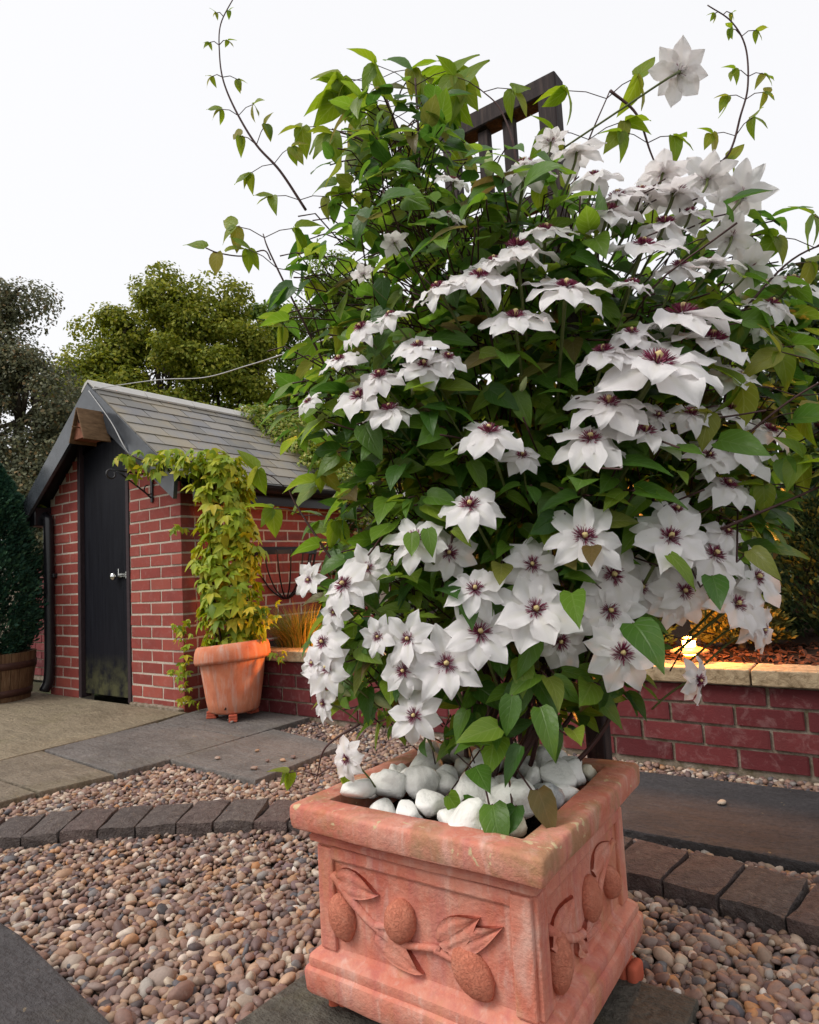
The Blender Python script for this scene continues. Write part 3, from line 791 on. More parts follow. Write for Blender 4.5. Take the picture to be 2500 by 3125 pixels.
spart('pipe_clip', box('pipe_clip', .10, .03, .03, (UL + .07, VC - .02, .9), .004), M_black)
# mortar fillet along the foot of the front wall
fp = [(-4.05, VC - .005), (UC + .02, VC - .01)]
bm = bmesh.new(); box_bm(bm, .54, .035, .035, (-3.79, VC - .010, .030), .008)
bmesh.ops.subdivide_edges(bm, edges=[e for e in bm.edges if e.calc_length() > .1], cuts=16)
for v in bm.verts: v.co += Vector(mnoise.noise_vector(v.co * 30)) * .007
spart('mortar_fillet', bm_mesh('mortar_fillet', bm), M_mortar2)

# bird box on the gable
bb = empty('bird_box', (-4.125, 2.232, 1.752)); tag(bb, 'wooden nest box with steep roof and round entrance hole above the shed door', 'bird box')
hw, hh, dp = .078, .185, .145
V, F = prism([(-hw, 0), (hw, 0), (0, hh)], -dp / 2, dp / 2); body = obj('body', py_mesh('body', V, F), M_birdbox, bb)
for sg in (1, -1):
    a = math.atan2(hh, hw); L_ = math.hypot(hw, hh) + .035
    m4 = Matrix.Translation((sg * (hw / 2 + .007), -.005, hh / 2 - .004)) @ Matrix.Rotation(sg * a, 4, 'Y')
    obj('roof_board', box('roof_board', L_, dp + .035, .010, bev=.002), M_birdroof, bb, matrix=m4)
bm = bmesh.new(); bmesh.ops.create_cone(bm, cap_ends=True, segments=16, radius1=.016, radius2=.016, depth=.004, matrix=Matrix.Translation((0, -dp / 2 - .001, .115)) @ Matrix.Rotation(R(90), 4, 'X'))
obj('entrance_hole', bm_mesh('entrance_hole', bm), simple('hole_dark', (.004, .003, .003), .9, .1), bb)
obj('perch', tubes_mesh('perch', [([(0, -dp / 2, .07), (0, -dp / 2 - .05, .07)], .004, 8)]), M_birdroof, bb)
obj('back_board', box('back_board', .05, .012, .16, (0, dp / 2 + .005, .10), .002), M_birdbox, bb)

# iron bracket by the corner
br = empty('wall_bracket', (-3.80, VC - .01, 1.45)); tag(br, 'black wrought iron hanging basket bracket on the shed front', 'bracket')
obj('back_plate', box('back_plate', .022, .010, .22, (0, .003, -.02), .002), M_iron, br)
arm = [(0, 0, .05), (-.02, -.12, .055), (-.02, -.26, .062)] ; curl = [(-.02, -.26 - .028 * math.sin(a), .034 + .028 * math.cos(a)) for a in np.linspace(0, 5.2, 14)]
obj('arm', tubes_mesh('arm', [(np.vstack([np.array(arm), np.array(curl)]), .0055, 6)]), M_iron, br)
obj('stay', tubes_mesh('stay', [(spline([(0, -.004, -.10), (-.005, -.06, -.055), (-.018, -.22, .055)], 5), .0055, 6)]), M_iron, br)
obj('scroll', tubes_mesh('scroll', [([(0, -.02 - .03 * math.sin(a), -.05 + .03 * math.cos(a)) for a in np.linspace(0, 4.6, 12)], .004, 6)]), M_iron, br)

# hay basket on the side wall
hb = empty('hay_basket', (UC, 3.30, .80)); tag(hb, 'empty black iron hay rack basket on the shed side wall', 'wall basket')
hbw = .27
def half_ring(z, r, d, n=14): return [(d * math.sin(a) + .006, -r * math.cos(a), z) for a in np.linspace(0, math.pi, n)]
for z, nme in ((.20, 'back_band'),):
    obj(nme, box(nme, .006, 2 * hbw, .028, (.006, 0, z), .001), M_iron, hb)
obj('rim_band', None or py_mesh('rim_band', *(lambda P: ([(x, y, .155) for x, y, _ in P] + [(x, y, .185) for x, y, _ in P], [(i, i + 1, i + 1 + len(P), i + len(P)) for i in range(len(P) - 1)]))(half_ring(.17, hbw, .20))), M_iron, hb)
for a in np.linspace(.0, math.pi, 9):
    top = np.array((.20 * math.sin(a) + .006, -hbw * math.cos(a), .185)); bot = np.array((.012 + .02 * math.sin(a), -.02 * math.cos(a), -.155))
    mid = top * .82 + bot * .18; mid[2] = .04; low = top * .45 + bot * .55; low[2] = -.085
    obj('rod', tubes_mesh('rod', [(spline([top, mid, low, bot], 5), .0055, 6)]), M_iron, hb)

# overhead wire
wp = spline([(-4.27, V0R - .01, 2.13), (-3.577, 2.358, 2.057), (-3.093, 2.345, 1.964), (-2.584, 2.225, 1.89), (-2.189, 2.085, 1.818), (-1.428, 1.723, 1.648), (-0.925, 1.418, 1.534)], 10)
o = obj('overhead_wire', tubes_mesh('overhead_wire', [(wp, .003, 5)]), M_wire); tag(o, 'thin grey wire running from the shed gable towards the trellis', 'wire')
wp = spline([(-4.27, V0R - .016, 2.12), (-4.0, V0R - .017, 1.86), (-3.83, V0R - .015, 1.65), (-3.81, VC - .02, 1.50)], 8); wp2 = wp + np.array([.012, 0, -.012])
o = obj('gable_cord', tubes_mesh('gable_cord', [(wp, .0035, 5), (wp2, .003, 5)]), M_wire); tag(o, 'pale double cord running down the shed barge board', 'cord')

# ================================================================== LEAF TEMPLATES
def leaf_template(wid=.30, cup=.25, arch=.35, twist=.0, heart=.12, nl=8, nw=5, wave=.02, seed=0, tip=1.0, tip0=None):
    """unit-length leaf along +x, normal +z. returns V,F,uv"""
    r = random.Random(seed); ph = r.uniform(0, 6)
    V, UV = [], []
    ts = {5: (0, .12, .42, .78, 1), 8: (0, .05, .16, .33, .54, .74, .90, 1), 9: (0, .05, .14, .28, .45, .62, .78, .91, 1)}[nl]
    wt = ((0, .06, .16, .30, .45, .60, .75, .88, .95, 1), (.10, .62, .90, 1.0, .95, .79, .53, .25, .11, .008))
    for i in range(nl):
        t = ts[i]; w = wid * float(np.interp(t, *wt))
        for j in range(nw):
            s = -1 + 2 * j / (nw - 1)
            y = s * w
            x = t - (heart * (abs(s) ** 1.5) * (1 - t) ** 4 if i > 0 else 0)
            z = cup * w * abs(s) - arch * t * t * .55 + wave * math.sin(t * 7 + ph + s * 2) * abs(s)
            y2 = y * math.cos(twist * t) - z * 0
            z += y * math.sin(twist * t)
            V.append((x, y2, z)); UV.append((.5 + s / 2, t))
    F = []
    for i in range(nl - 1):
        for j in range(nw - 1):
            a = i * nw + j; F.append((a, a + nw, a + nw + 1, a + 1))
    return np.array(V), np.array(F), np.array(UV)
LT = [leaf_template(.29, .28, .45, .3, .10, seed=1), leaf_template(.33, .15, .25, -.3, .12, seed=2, wave=.03), leaf_template(.26, .4, .75, .1, .08, seed=3),
      leaf_template(.31, .05, .55, -.5, .12, seed=4, wave=.05), leaf_template(.24, .5, .35, .5, .06, seed=5), leaf_template(.34, .22, .9, 0, .12, seed=6)]
leafT = [(V, F) for V, F, _ in LT]; leafUV = [u for _, _, u in LT]

def lobed_leaf(n=3, spread=62, seed=0, wid=.27):
    Vs, Fs, o = [], [], 0
    for k in range(n):
        a = R((k - (n - 1) / 2) * spread); L_ = 1 - .16 * abs(k - (n - 1) / 2)
        V, F, _ = leaf_template(wid, .3, .35 + .2 * random.random(), 0, .05, 5, 3, seed=seed + k)
        V = V * L_ * .62; c, s = math.cos(a), math.sin(a)
        V = np.column_stack([.06 + V[:, 0] * c - V[:, 1] * s, V[:, 0] * s + V[:, 1] * c, V[:, 2] - .05 * abs(k - (n - 1) / 2)])
        Vs.append(V); Fs.append(F + o); o += len(V)
    return np.vstack(Vs), np.vstack(Fs)
hopT = [lobed_leaf(3, 62, 1), lobed_leaf(5, 44, 9, .22), lobed_leaf(3, 70, 20, .3), lobed_leaf(5, 40, 31, .24)]

def unit(v): return v / (np.linalg.norm(v, axis=-1, keepdims=True) + 1e-9)

def place_leaves(parent, P, X, Nn, S, temps, matO, matI, nbig, name='leaf', stuff='leaves', score=None, uvs=None):
    """largest ones become parts, the rest one joined part"""
    n = len(P); M = frames(X, Nn); ti = rng.integers(0, len(temps), n)
    if score is None: score = -np.linalg.norm(P - np.array([0, 0, CAM_H]), axis=1)
    order = np.argsort(-score); big = order[:nbig]; rest = order[nbig:]
    ms = [np_mesh(name, V, F, True, uvs[k] if uvs else None) for k, (V, F) in enumerate(temps)]
    for m in ms: m.materials.append(matO)
    off = Vector(parent.location)
    rinv = Matrix.Rotation(-parent.rotation_euler.z, 4, 'Z') @ Matrix.Translation(-off)
    for i in big:
        m4 = rinv @ Matrix.Translation(P[i].tolist()) @ Matrix(M[i].tolist()).to_4x4() @ Matrix.Scale(float(S[i]), 4)
        obj(name, ms[ti[i]], None, parent, matrix=m4)
    if len(rest):
        o = obj(stuff, batch(stuff, temps, ti[rest], P[rest], M[rest], S[rest], True, uvs), matI, parent, matrix=rinv); tag(o, kind='stuff')

# ================================================================== ROUND POT WITH GOLDEN CLIMBER
PU, PV = -3.065, 2.470
pot = empty('terracotta_pot', (PU, PV, .03)); tag(pot, 'round terracotta flower pot with thick rolled rim beside the shed', 'flower pot')
def pwarp(p): return Vector((p.x, p.y, p.z + (.020 * p.x / .2 if p.z > .25 else 0)))
prof = [(.0, .045), (.128, .040), (.140, .052), (.150, .10), (.165, .20), (.180, .305), (.182, .315), (.205, .312), (.212, .330), (.208, .375), (.200, .402), (.190, .412), (.178, .405), (.172, .37), (.165, .34), (.0, .34)]
obj('pot_body', lathe('pot_body', prof, 48, True, pwarp), M_pot, pot)
obj('soil', lathe('soil', [(0, .372), (.10, .368), (.176, .362)], 24, True, pwarp), M_soil, pot)
bm = bmesh.new(); bmesh.ops.create_cone(bm, cap_ends=True, segments=10, radius1=.009, radius2=.009, depth=.004, matrix=Matrix.Translation((.075, -.122, .075)) @ Matrix.Rotation(R(80), 4, 'X') )
obj('drain_hole', bm_mesh('drain_hole', bm), M_soil, pot)
bm = bmesh.new()
for i, (x, z, w) in enumerate(((0, .006, .058), (.004, .019, .050), (.010, .032, .042))): box_bm(bm, w, .045, .014, (x * .5, 0, z), .004, 0, 2)
foot_me = bm_mesh('clay_foot', bm); foot_me.materials.append(M_clay)
for k, a in enumerate((215, 318, 85)):
    o = obj('clay_foot', foot_me, None, None, loc=(PU + .125 * math.cos(R(a)), PV + .125 * math.sin(R(a)), .031), rot=(0, 0, R(a)))
    tag(o, 'small ridged clay foot under the round terracotta pot', 'pot foot', 'clay feet under the round pot')

hop = empty('golden_climber', (PU, PV, .40)); tag(hop, 'golden leaved climber growing in the round pot and along the shed eave', 'climbing plant')
hops = []
for k in range(6):
    a = k * 1.05; r0 = .085
    pts = spline([(PU + r0 * math.cos(a), PV + r0 * math.sin(a), .38), (PU + r0 * 1.3 * math.cos(a + .4), PV + r0 * 1.2 * math.sin(a + .4), .75), (PU - .02 + r0 * 1.1 * math.cos(a + .9), PV + r0 * math.sin(a + .9), 1.10), (PU - .05 + r0 * .8 * math.cos(a + 1.2), PV + r0 * .7 * math.sin(a + 1.2), 1.45)], 6)
    obj('stem', tubes_mesh('stem', [(pts, .006, 6)]), M_stem, hop, matrix=Matrix.Translation((-PU, -PV, -.40)))
arm = spline([(PU - .02, PV - .02, 1.40), (-3.25, 2.35, 1.50), (-3.45, 2.30, 1.53), (-3.65, 2.30, 1.56), (-3.83, 2.31, 1.63)], 8)
obj('stem', tubes_mesh('stem', [(arm, .005, 6)]), M_stem, hop, matrix=Matrix.Translation((-PU, -PV, -.40)))
nb = 620
z_ = rng.uniform(.42, 1.52, nb); a_ = rng.uniform(0, 2 * math.pi, nb)
wz = np.interp(z_, [.40, .48, .6, .9, 1.2, 1.42, 1.52], [.10, .15, .20, .185, .165, .16, .11]) * (1 + .22 * np.sin(z_ * 13 + a_ * 2))
cx = np.interp(z_, [.4, .7, 1.0, 1.5], [.01, -.01, -.015, -.06])
rr = np.sqrt(rng.uniform(.35, 1, nb)) * wz
Pc = np.column_stack([PU + cx + rr * np.cos(a_), PV + rr * np.sin(a_) * .85, z_])
On = np.column_stack([np.cos(a_), np.sin(a_), np.zeros(nb)])
na = 75
ta = rng.uniform(0, 1, na); ai = (ta * (len(arm) - 1)).astype(int)
Pa = arm[ai] + rng.normal(0, .035, (na, 3)) * np.array([1, 1, 1.0]) + np.array([0, -.01, .0])
Oa = unit(rng.normal(0, 1, (na, 3)) * .7 + np.array([.25, -.8, 0])); Oa[:, 2] = 0
nt = 70
Pt_ = np.array([PU - .09, PV - .03, 1.49]) + rng.normal(0, 1, (nt, 3)) * np.array([.085, .07, .045]); Ot = unit(Pt_ - np.array([PU - .09, PV - .03, 1.44])); Ot[:, 2] = 0
# trailing bits low on the left and on the wall
lowc = np.array([(-3.32, 2.33, .50), (-3.36, 2.36, .44), (-3.30, 2.30, .40), (-3.27, 2.28, .36), (-3.31, 2.32, .30), (-3.42, 2.38, .52), (-2.83, 2.56, .62), (-2.80, 2.52, .58), (-2.86, 2.50, .66), (-3.45, 2.40, 1.12), (-3.47, 2.42, .08), (-3.40, 2.40, .18), (-2.85, 2.5, .46), (-2.78, 2.58, .36), (-5.20, 2.40, 1.42)])
li = rng.integers(0, len(lowc), 75); Pl = lowc[li] + rng.normal(0, .028, (75, 3)); Ol = unit(rng.normal(0, 1, (75, 3)) + np.array([.3, -1, 0])); Ol[:, 2] = 0
P_ = np.vstack([Pc, Pa, Pt_, Pl]); O_ = np.vstack([On, Oa, Ot, Ol]); n_ = len(P_)
X_ = unit(O_ * .55 + np.array([0, 0, -.75]) + rng.normal(0, .33, (n_, 3)))
N_ = unit(O_ * .85 + np.array([0, 0, .75]) + rng.normal(0, .3, (n_, 3)))
S_ = np.concatenate([rng.uniform(.09, .145, nb), rng.uniform(.085, .125, na), rng.uniform(.10, .145, nt), rng.uniform(.05, .08, 75)])
place_leaves(hop, P_, X_, N_, S_, hopT, M_hopO, M_hopI, 260)

# ================================================================== BARREL, CONIFER AND WALL AT THE LEFT
BU, BV = -5.30, 2.14
barrel = empty('half_barrel', (BU, BV, .028)); tag(barrel, 'half oak barrel tub with rusty hoops beside the shed downpipe', 'barrel')
nst = 26
for k in range(nst):
    a0, a1 = 2 * math.pi * k / nst + .008, 2 * math.pi * (k + 1) / nst - .008
    V, F = [], []
    prof = [(.225, 0), (.245, .12), (.258, .22), (.265, .335), (.240, .335), (.205, 0)]
    for a in (a0, (a0 + a1) / 2, a1): V += [(r * math.cos(a), r * math.sin(a), z) for r, z in prof]
    n = len(prof)
    for j in range(2):
        for i in range(n): F.append((j * n + i, (j + 1) * n + i, (j + 1) * n + (i + 1) % n, j * n + (i + 1) % n))
    F += [tuple(range(n - 1, -1, -1)), tuple(range(2 * n, 3 * n))]
    obj('stave', py_mesh('stave', V, F), M_barrel, barrel)
for z, r in ((.035, .235), (.225, .262)):
    obj('hoop', lathe('hoop', [(r - .01, z), (r + .002, z), (r + .006, z + .048), (r - .006, z + .048)], 40), M_hoop, barrel)
obj('soil', lathe('soil', [(0, .30), (.24, .29)], 20), M_soil, barrel)

sprayV = np.array([[0, -.10, 0], [0, .10, 0], [.5, .22, .05], [.5, -.22, .05], [1, .02, -.02], [1, -.02, -.02]]); sprayF = np.array([(0, 3, 2, 1), (3, 5, 4, 2)])
def conifer(name, base, h, rad, n, mat, label, s0=.03, s1=.06, prof=None, group=None):
    e = empty(name, base); tag(e, label, 'conifer', group)
    prof = prof or ([0, .15, .45, .8, 1], [.6, 1, .95, .55, .06])
    obj('trunk', tubes_mesh('trunk', [([(0, 0, 0), (0.01, 0, h * .4), (0, .01, h * .92)], [rad * .12, rad * .08, .006], 8)]), M_trunk, e)
    t_ = rng.uniform(0, 1, n); a_ = rng.uniform(0, 2 * math.pi, n)
    r_ = np.interp(t_, *prof) * rad * (1 + .18 * np.sin(a_ * 5 + t_ * 17) + .12 * np.sin(a_ * 11 - t_ * 31)) * np.sqrt(rng.uniform(.45, 1.02, n))
    P = np.column_stack([r_ * np.cos(a_), r_ * np.sin(a_), .03 + t_ * h * .97])
    O = np.column_stack([np.cos(a_), np.sin(a_), rng.uniform(.2, 1.1, n)])
    X = unit(O + rng.normal(0, .35, (n, 3))); Nn = unit(rng.normal(0, 1, (n, 3)) + O * .5)
    o = obj('crown', batch('crown', [(sprayV, sprayF)], np.zeros(n, int), P, frames(X, Nn), rng.uniform(s0, s1, n)), mat, e); tag(o, kind='stuff')
    return e
conifer('conifer', (BU - .02, BV, .33), 1.42, .29, 30000, M_conif, 'dense dark blue green conifer growing in the half barrel', .02, .045)

bw = empty('rear_brick_wall', (-6.6, 2.95, 0)); tag(bw, 'shaded dark brick wall behind the half barrel and conifer', 'wall')
obj('mortar', box('mortar', 2.6, .09, 1.0, (0, .05, .48)), M_mortar2, bw)
for k in range(13):
    z = .02 + .075 * k + .0375; u = -1.3 - (.1125 if k % 2 else 0)
    while u < 1.3:
        a, b = max(u, -1.3), min(u + .215, 1.3)
        if b - a > .04 and u > -.2: obj('brick', random.choice(brick_variants), None, bw, matrix=Matrix.Translation(((a + b) / 2, .045, z)) @ Matrix.Diagonal((b - a, .1, .064, 1)))
        u += .225

# ================================================================== SQUARE PLANTER
TH = .0304
PLU, PLV = -.700, 1.136
planter = empty('terracotta_planter', (PLU, PLV, .013), TH); tag(planter, 'large square terracotta planter with raised lemon branches on its sides', 'planter')
def sq_ring(h, cr, nside=10, wob=0.0, z=0):
    """rounded square ring, half size h, corner radius cr"""
    pts = []
    for q in range(4):
        a0 = q * math.pi / 2
        cx, cy = (h - cr) * (1 if q in (0, 3) else -1), (h - cr) * (1 if q in (0, 1) else -1)
        for i in range(5):
            a = a0 + i * (math.pi / 2) / 4
            pts.append((cx + cr * math.cos(a), cy + cr * math.sin(a)))
        # straight run to next corner
        q2 = (q + 1) % 4
        nx, ny = (h - cr) * (1 if q2 in (0, 3) else -1), (h - cr) * (1 if q2 in (0, 1) else -1)
        a = a0 + math.pi / 2
        s = (cx + cr * math.cos(a), cy + cr * math.sin(a)); e = (nx + cr * math.cos(a), ny + cr * math.sin(a))
        for i in range(1, nside): t_ = i / nside; pts.append((s[0] + (e[0] - s[0]) * t_, s[1] + (e[1] - s[1]) * t_))
    return pts
def sq_lathe(name, prof, wob=.0025, smooth=True, cap=False):
    V, F = [], []
    for (h, z, cr) in prof:
        for (x, y) in sq_ring(h, cr):
            nn = mnoise.noise_vector(Vector((x * 9, y * 9, z * 9)))
            V.append((x + nn.x * wob, y + nn.y * wob, z + nn.z * wob))
    m = len(sq_ring(.2, .01))
    for k in range(len(prof) - 1):
        for i in range(m): F.append((k * m + i, k * m + (i + 1) % m, (k + 1) * m + (i + 1) % m, (k + 1) * m + i))
    if cap: F.append(tuple(range(m)))
    me = py_mesh(name, V, F, smooth); me.set_sharp_from_angle(angle=R(32)); return me
# heights measured above the slab (z - .013)
obj('body', sq_lathe('body', [(.175, .034, .01), (.236, .034, .012), (.2395, .040, .012), (.2415, .070, .012), (.2400, .076, .012), (.2340, .080, .012), (.2355, .088, .012), (.2340, .096, .012), (.2260, .103, .010), (.2150, .107, .009), (.2110, .113, .008), (.2120, .20, .008), (.2140, .288, .008), (.2155, .294, .008)], .0025), M_terra, planter)
obj('rim', sq_lathe('rim', [(.2140, .286, .005), (.2150, .292, .005), (.2270, .296, .006), (.2285, .304, .006), (.2235, .308, .006), (.2280, .313, .006), (.2420, .317, .006), (.2480, .321, .006), (.2500, .326, .006), (.2515, .344, .006), (.2510, .3570, .006), (.2500, .3605, .006), (.2475, .3630, .006), (.2440, .3640, .006), (.2240, .3650, .006), (.2010, .3648, .005), (.1980, .3635, .005), (.1968, .3590, .005), (.1930, .25, .005)], .0035), M_terra, planter)
# raised frames of the side panels
for q in range(4):
    rot = Matrix.Rotation(q * math.pi / 2, 4, 'Z')
    bm = bmesh.new()
    for x in (-.194, .194): box_bm(bm, .036, .012, .178, (x, -.2140, .198), .0035, 0, 2)
    box_bm(bm, .36, .010, .024, (0, -.2145, .279), .0035, 0, 2); 
    obj('panel_frame', bm_mesh('panel_frame', bm), M_terra, planter, matrix=rot)
LI3 = ico(3)
def fruit_mesh(seed):
    V = LI3[0].copy()
    out = []
    for v in V:
        v = Vector(v) * 2
        tipf = max(0, abs(v.z) - .72) * .9
        r = 1 - .10 * tipf
        p = Vector((v.x * r * .5, v.y * r * .5, v.z * (.5 + tipf * .10)))
        n_ = mnoise.noise(p * 13 + Vector((seed, 0, 0))); c_ = mnoise.cell(p * 17 + Vector((seed, 1, 2)))
        p *= 1 + .045 * n_ - .07 * max(0, mnoise.noise(p * 16 + Vector((4, seed, 9))))
        out.append(p[:])
    return np_mesh('fruit', np.array(out), LI3[1])
fm = [fruit_mesh(k * 3.3) for k in range(3)]
for m in fm: m.materials.append(M_fruit)
RL = [leaf_template(.27, .35, .12, 0, 0, 9, 7, seed=50 + k, wave=.0) for k in range(2)]
def relief_leaf(k):
    V, F, _ = RL[k]; n = len(V); W = V.copy(); W[:, 2] = -.25
    # rim skirt so the leaf has depth
    nl, nw = 9, 7
    border = [i * nw for i in range(nl)] + [(nl - 1) * nw + j for j in range(1, nw)] + [i * nw + nw - 1 for i in range(nl - 2, -1, -1)] + [j for j in range(nw - 2, 0, -1)]
    Fs = [tuple(f) for f in F] + [(border[i], border[(i + 1) % len(border)], border[(i + 1) % len(border)] + n, border[i] + n) for i in range(len(border))]
    VV = V.copy(); VV[:, 2] = .12 + .10 * (1 - ((V[:, 1] / .27) ** 2).clip(0, 1)) - .13 * np.exp(-(V[:, 1] / .03) ** 2)
    return py_mesh('relief_leaf', np.vstack([VV, W]), Fs, True)
rlm = [relief_leaf(0), relief_leaf(1)]
for m in rlm: m.materials.append(M_terra)
def relief(rotz, fruits, leaves, branches):
    rm = Matrix.Rotation(rotz, 4, 'Z')
    YF = -.2125
    for i, (x, z, w, h, ang) in enumerate(fruits):
        obj('fruit', fm[i % 3], None, planter, matrix=rm @ Matrix.Translation((x, YF - .004, z)) @ Matrix.Rotation(ang, 4, 'Y') @ Matrix.Diagonal((w * .94, .042, h * .94, 1)))
    for i, (x0, z0, x1, z1, w) in enumerate(leaves):
        L_ = math.hypot(x1 - x0, z1 - z0); a = math.atan2(z1 - z0, x1 - x0)
        # local x along leaf, leaf normal -> -Y
        m4 = Matrix.Translation((x0, YF + .001, z0)) @ Matrix.Rotation(-a, 4, 'Y') @ Matrix.Rotation(math.pi / 2, 4, 'X') @ Matrix.Diagonal((L_, L_ * w, .05, 1))
        obj('relief_leaf', rlm[i % 2], None, planter, matrix=rm @ m4)
    for pts, r in branches:
        p = spline([(x, YF - .002, z) for x, z in pts], 5); rad = np.linspace(r, r * .7, len(p))
        obj('branch', tubes_mesh('branch', [(p, rad, 8)]), M_terra, planter, matrix=rm)
dz = -.013
relief(0, [(-.160, .185 + dz, .060, .082, -.25), (-.032, .209 + dz, .066, .078, .35), (.104, .163 + dz, .066, .090, -.85)],
       [(-.172, .250 + dz, -.076, .240 + dz, .95), (.044, .194 + dz, .122, .250 + dz, .95), (-.086, .176 + dz, .008, .134 + dz, .9), (.060, .186 + dz, .162, .246 + dz, .6)],
       [([(-.180, .255 + dz), (-.135, .215 + dz), (-.089, .186 + dz), (-.038, .171 + dz), (.046, .183 + dz)], .0085), ([(.035, .180 + dz), (.060, .175 + dz), (.085, .170 + dz)], .007), ([(-.085, .187 + dz), (-.06, .192 + dz), (-.045, .20 + dz)], .007)])
relief(math.pi / 2, [(-.138, .171 + dz, .058, .092, .1), (.010, .205 + dz, .060, .085, -.1), (.118, .190 + dz, .052, .075, -.5)],
       [(-.165, .205 + dz, -.066, .242 + dz, 1.0), (-.06, .165 + dz, -.028, .130 + dz, 1.2), (-.03, .165 + dz, .05, .150 + dz, .8), (.03, .245 + dz, .13, .26 + dz, .9)],
       [([(-.172, .236 + dz), (-.107, .193 + dz), (-.034, .165 + dz), (.03, .172 + dz), (.09, .22 + dz), (.16, .25 + dz)], .0085)])
obj('soil', np_mesh('soil', np.array([[-.197, -.197, .298], [.197, -.197, .298], [.197, .197, .298], [-.197, .197, .298]]), [(0, 1, 2, 3)], False), M_soil, planter)
# feet of the planter
bm = bmesh.new()
for i in range(4): box_bm(bm, .020, .045, .038 - .0, (-.03 + i * .019, 0, .018 - i * .0035), .008, 0, 3)
pf_me = bm_mesh('planter_foot', bm, True); pf_me.materials.append(M_clay)
for k, (x, y, a) in enumerate(((.215, .150, -.1), (-.19, .15, 3.14), (-.19, -.17, 3.6), (.19, -.17, -.4))):
    c, s = math.cos(TH), math.sin(TH)
    o = obj('planter_foot', pf_me, None, None, loc=(PLU + c * x - s * y, PLV + s * x + c * y, .0125), rot=(0, 0, TH + a))
    if k == 0: tag(o, 'ridged red clay foot sticking out under the right edge of the square planter', 'pot foot')
    else: tag(o, 'ridged clay foot hidden under the square planter', 'pot foot', 'clay feet under the square planter')

# white cobbles: planter-local x, y, size, height
COB = [(-.165, -.095, .050, .03), (-.150, -.165, .060, .03), (-.165, -.06, .052, .05), (-.135, .035, .080, .05), (-.118, -.108, .060, .055), (-.072, -.082, .060, .055), (-.042, -.030, .062, .06), (-.012, -.135, .055, .05),
       (.050, -.085, .085, .07), (.040, -.150, .050, .04), (.122, -.070, .085, .065), (.090, .165, .065, .055), (.160, .120, .052, .045), (.168, .172, .034, .03), (.140, .085, .068, .05), (.162, -.025, .058, .045),
       (.158, -.160, .045, .04), (.085, -.172, .075, .035), (.128, -.172, .040, .03), (.132, .17, .045, .04), (-.09, .035, .055, .04), (.06, .11, .06, .05), (-.005, .06, .065, .05), (-.07, .10, .055, .045), (.065, .02, .055, .045),
       (-.165, .10, .06, .05), (-.12, .16, .06, .05), (-.04, .165, .06, .05), (.03, .17, .055, .05), (-.17, .17, .05, .04), (.0, -.04, .05, .04), (-.09, -.17, .055, .035), (-.035, -.175, .045, .035), (.10, .06, .05, .04), (-.175, -.01, .045, .04), (.17, .03, .045, .04), (-.13, -.02, .05, .04), (.02, -.03, .05, .03), (.09, -.13, .045, .03)]
def cobble(s):
    V = lumpy(LI3[0], 40 + s, .55, 1.7); r = np.random.default_rng(s)
    for k in range(7):
        n = unit(r.normal(0, 1, 3)); d = r.uniform(.34, .46); h = V @ n - d
        V = V - np.where(h > 0, h * .85, 0)[:, None] * n
    return np_mesh('white_cobble', V, LI3[1])
cobT = [cobble(s) for s in range(7)]
cob_by = {}
def cob_mesh(i, mat):
    key = (i, mat.name)
    if key not in cob_by: m = cobT[i].copy(); m.materials.append(mat); cob_by[key] = m
    return cob_by[key]
def add_cob(x, y, z, s, h, mat, label, group=None, i=0, sc=None):
    c_, s_ = math.cos(TH), math.sin(TH)
    o = obj('white_cobble', cob_mesh(i % 7, mat), None, None, loc=(PLU + c_ * x - s_ * y, PLV + s_ * x + c_ * y, .013 + z), rot=(random.uniform(-.5, .5), random.uniform(-.5, .5), random.uniform(0, 6.28)), scale=sc or (s * random.uniform(1.02, 1.3), s * random.uniform(.82, .98), max(h, .6 * s) * random.uniform(.95, 1.1)))
    tag(o, label, 'stone', group)
for i, (x, y, s, h) in enumerate(COB):
    if i == 15: mat, lb, gr = M_cobgrey, 'grey veined stone among the white cobbles in the square planter', None
    elif i == 16: mat, lb, gr = M_cobcream, 'yellowish cream stone at the front corner among the white cobbles', None
    elif i == 13: mat, lb, gr = M_cobcream, 'small greenish cream cobble at the back corner of the square planter', None
    elif i == 8: mat, lb, gr = M_cobble, 'largest pear shaped white cobble under the hanging clematis leaves', None
    elif i == 10: mat, lb, gr = M_cobble, 'big oval white cobble beside the grey veined stone in the square planter', None
    else:
        wh = 'against the front rim' if y < -.12 else 'against the rear rim' if y > .10 else 'by the left rim' if x < -.10 else 'by the right rim' if x > .12 else 'round the clematis stems'
        mat, lb, gr = M_cobble, 'smooth white cobble ' + wh + ' of the square planter' if 'rim' in wh else 'smooth white cobble ' + wh + ' in the square planter', 'white cobbles ' + wh
    zz = .352 + (.014 if s > .055 else 0) + random.uniform(-.005, .014)
    add_cob(x, y, zz, s * 1.06, h * 1.06, mat, lb, gr, i)

# ================================================================== TRELLIS
tr = empty('wooden_trellis', (-.71, 1.47, 0)); tag(tr, 'weathered dark wooden trellis frame standing behind the square planter', 'trellis')
def tbox(name, sx, sy, sz, c, b=.003): return obj(name, box(name, sx, sy, sz, (c[0] + .71, c[1] - 1.47, c[2]), b, .0015), M_trellis, tr)
tbox('post', .044, .044, 1.93, (-.572, 1.475, .965)); tbox('post', .040, .040, 1.93, (-.855, 1.475, .965))
tbox('top_rail', .345, .052, .048, (-.715, 1.474, 1.955))
tbox('slat', .030, .020, 1.90, (-.755, 1.475, .98)); tbox('slat', .032, .020, 1.90, (-.685, 1.478, .98))
for z in (.20, .55, .95, 1.35, 1.70): tbox('rail', .24, .020, .045, (-.713, 1.500, z))

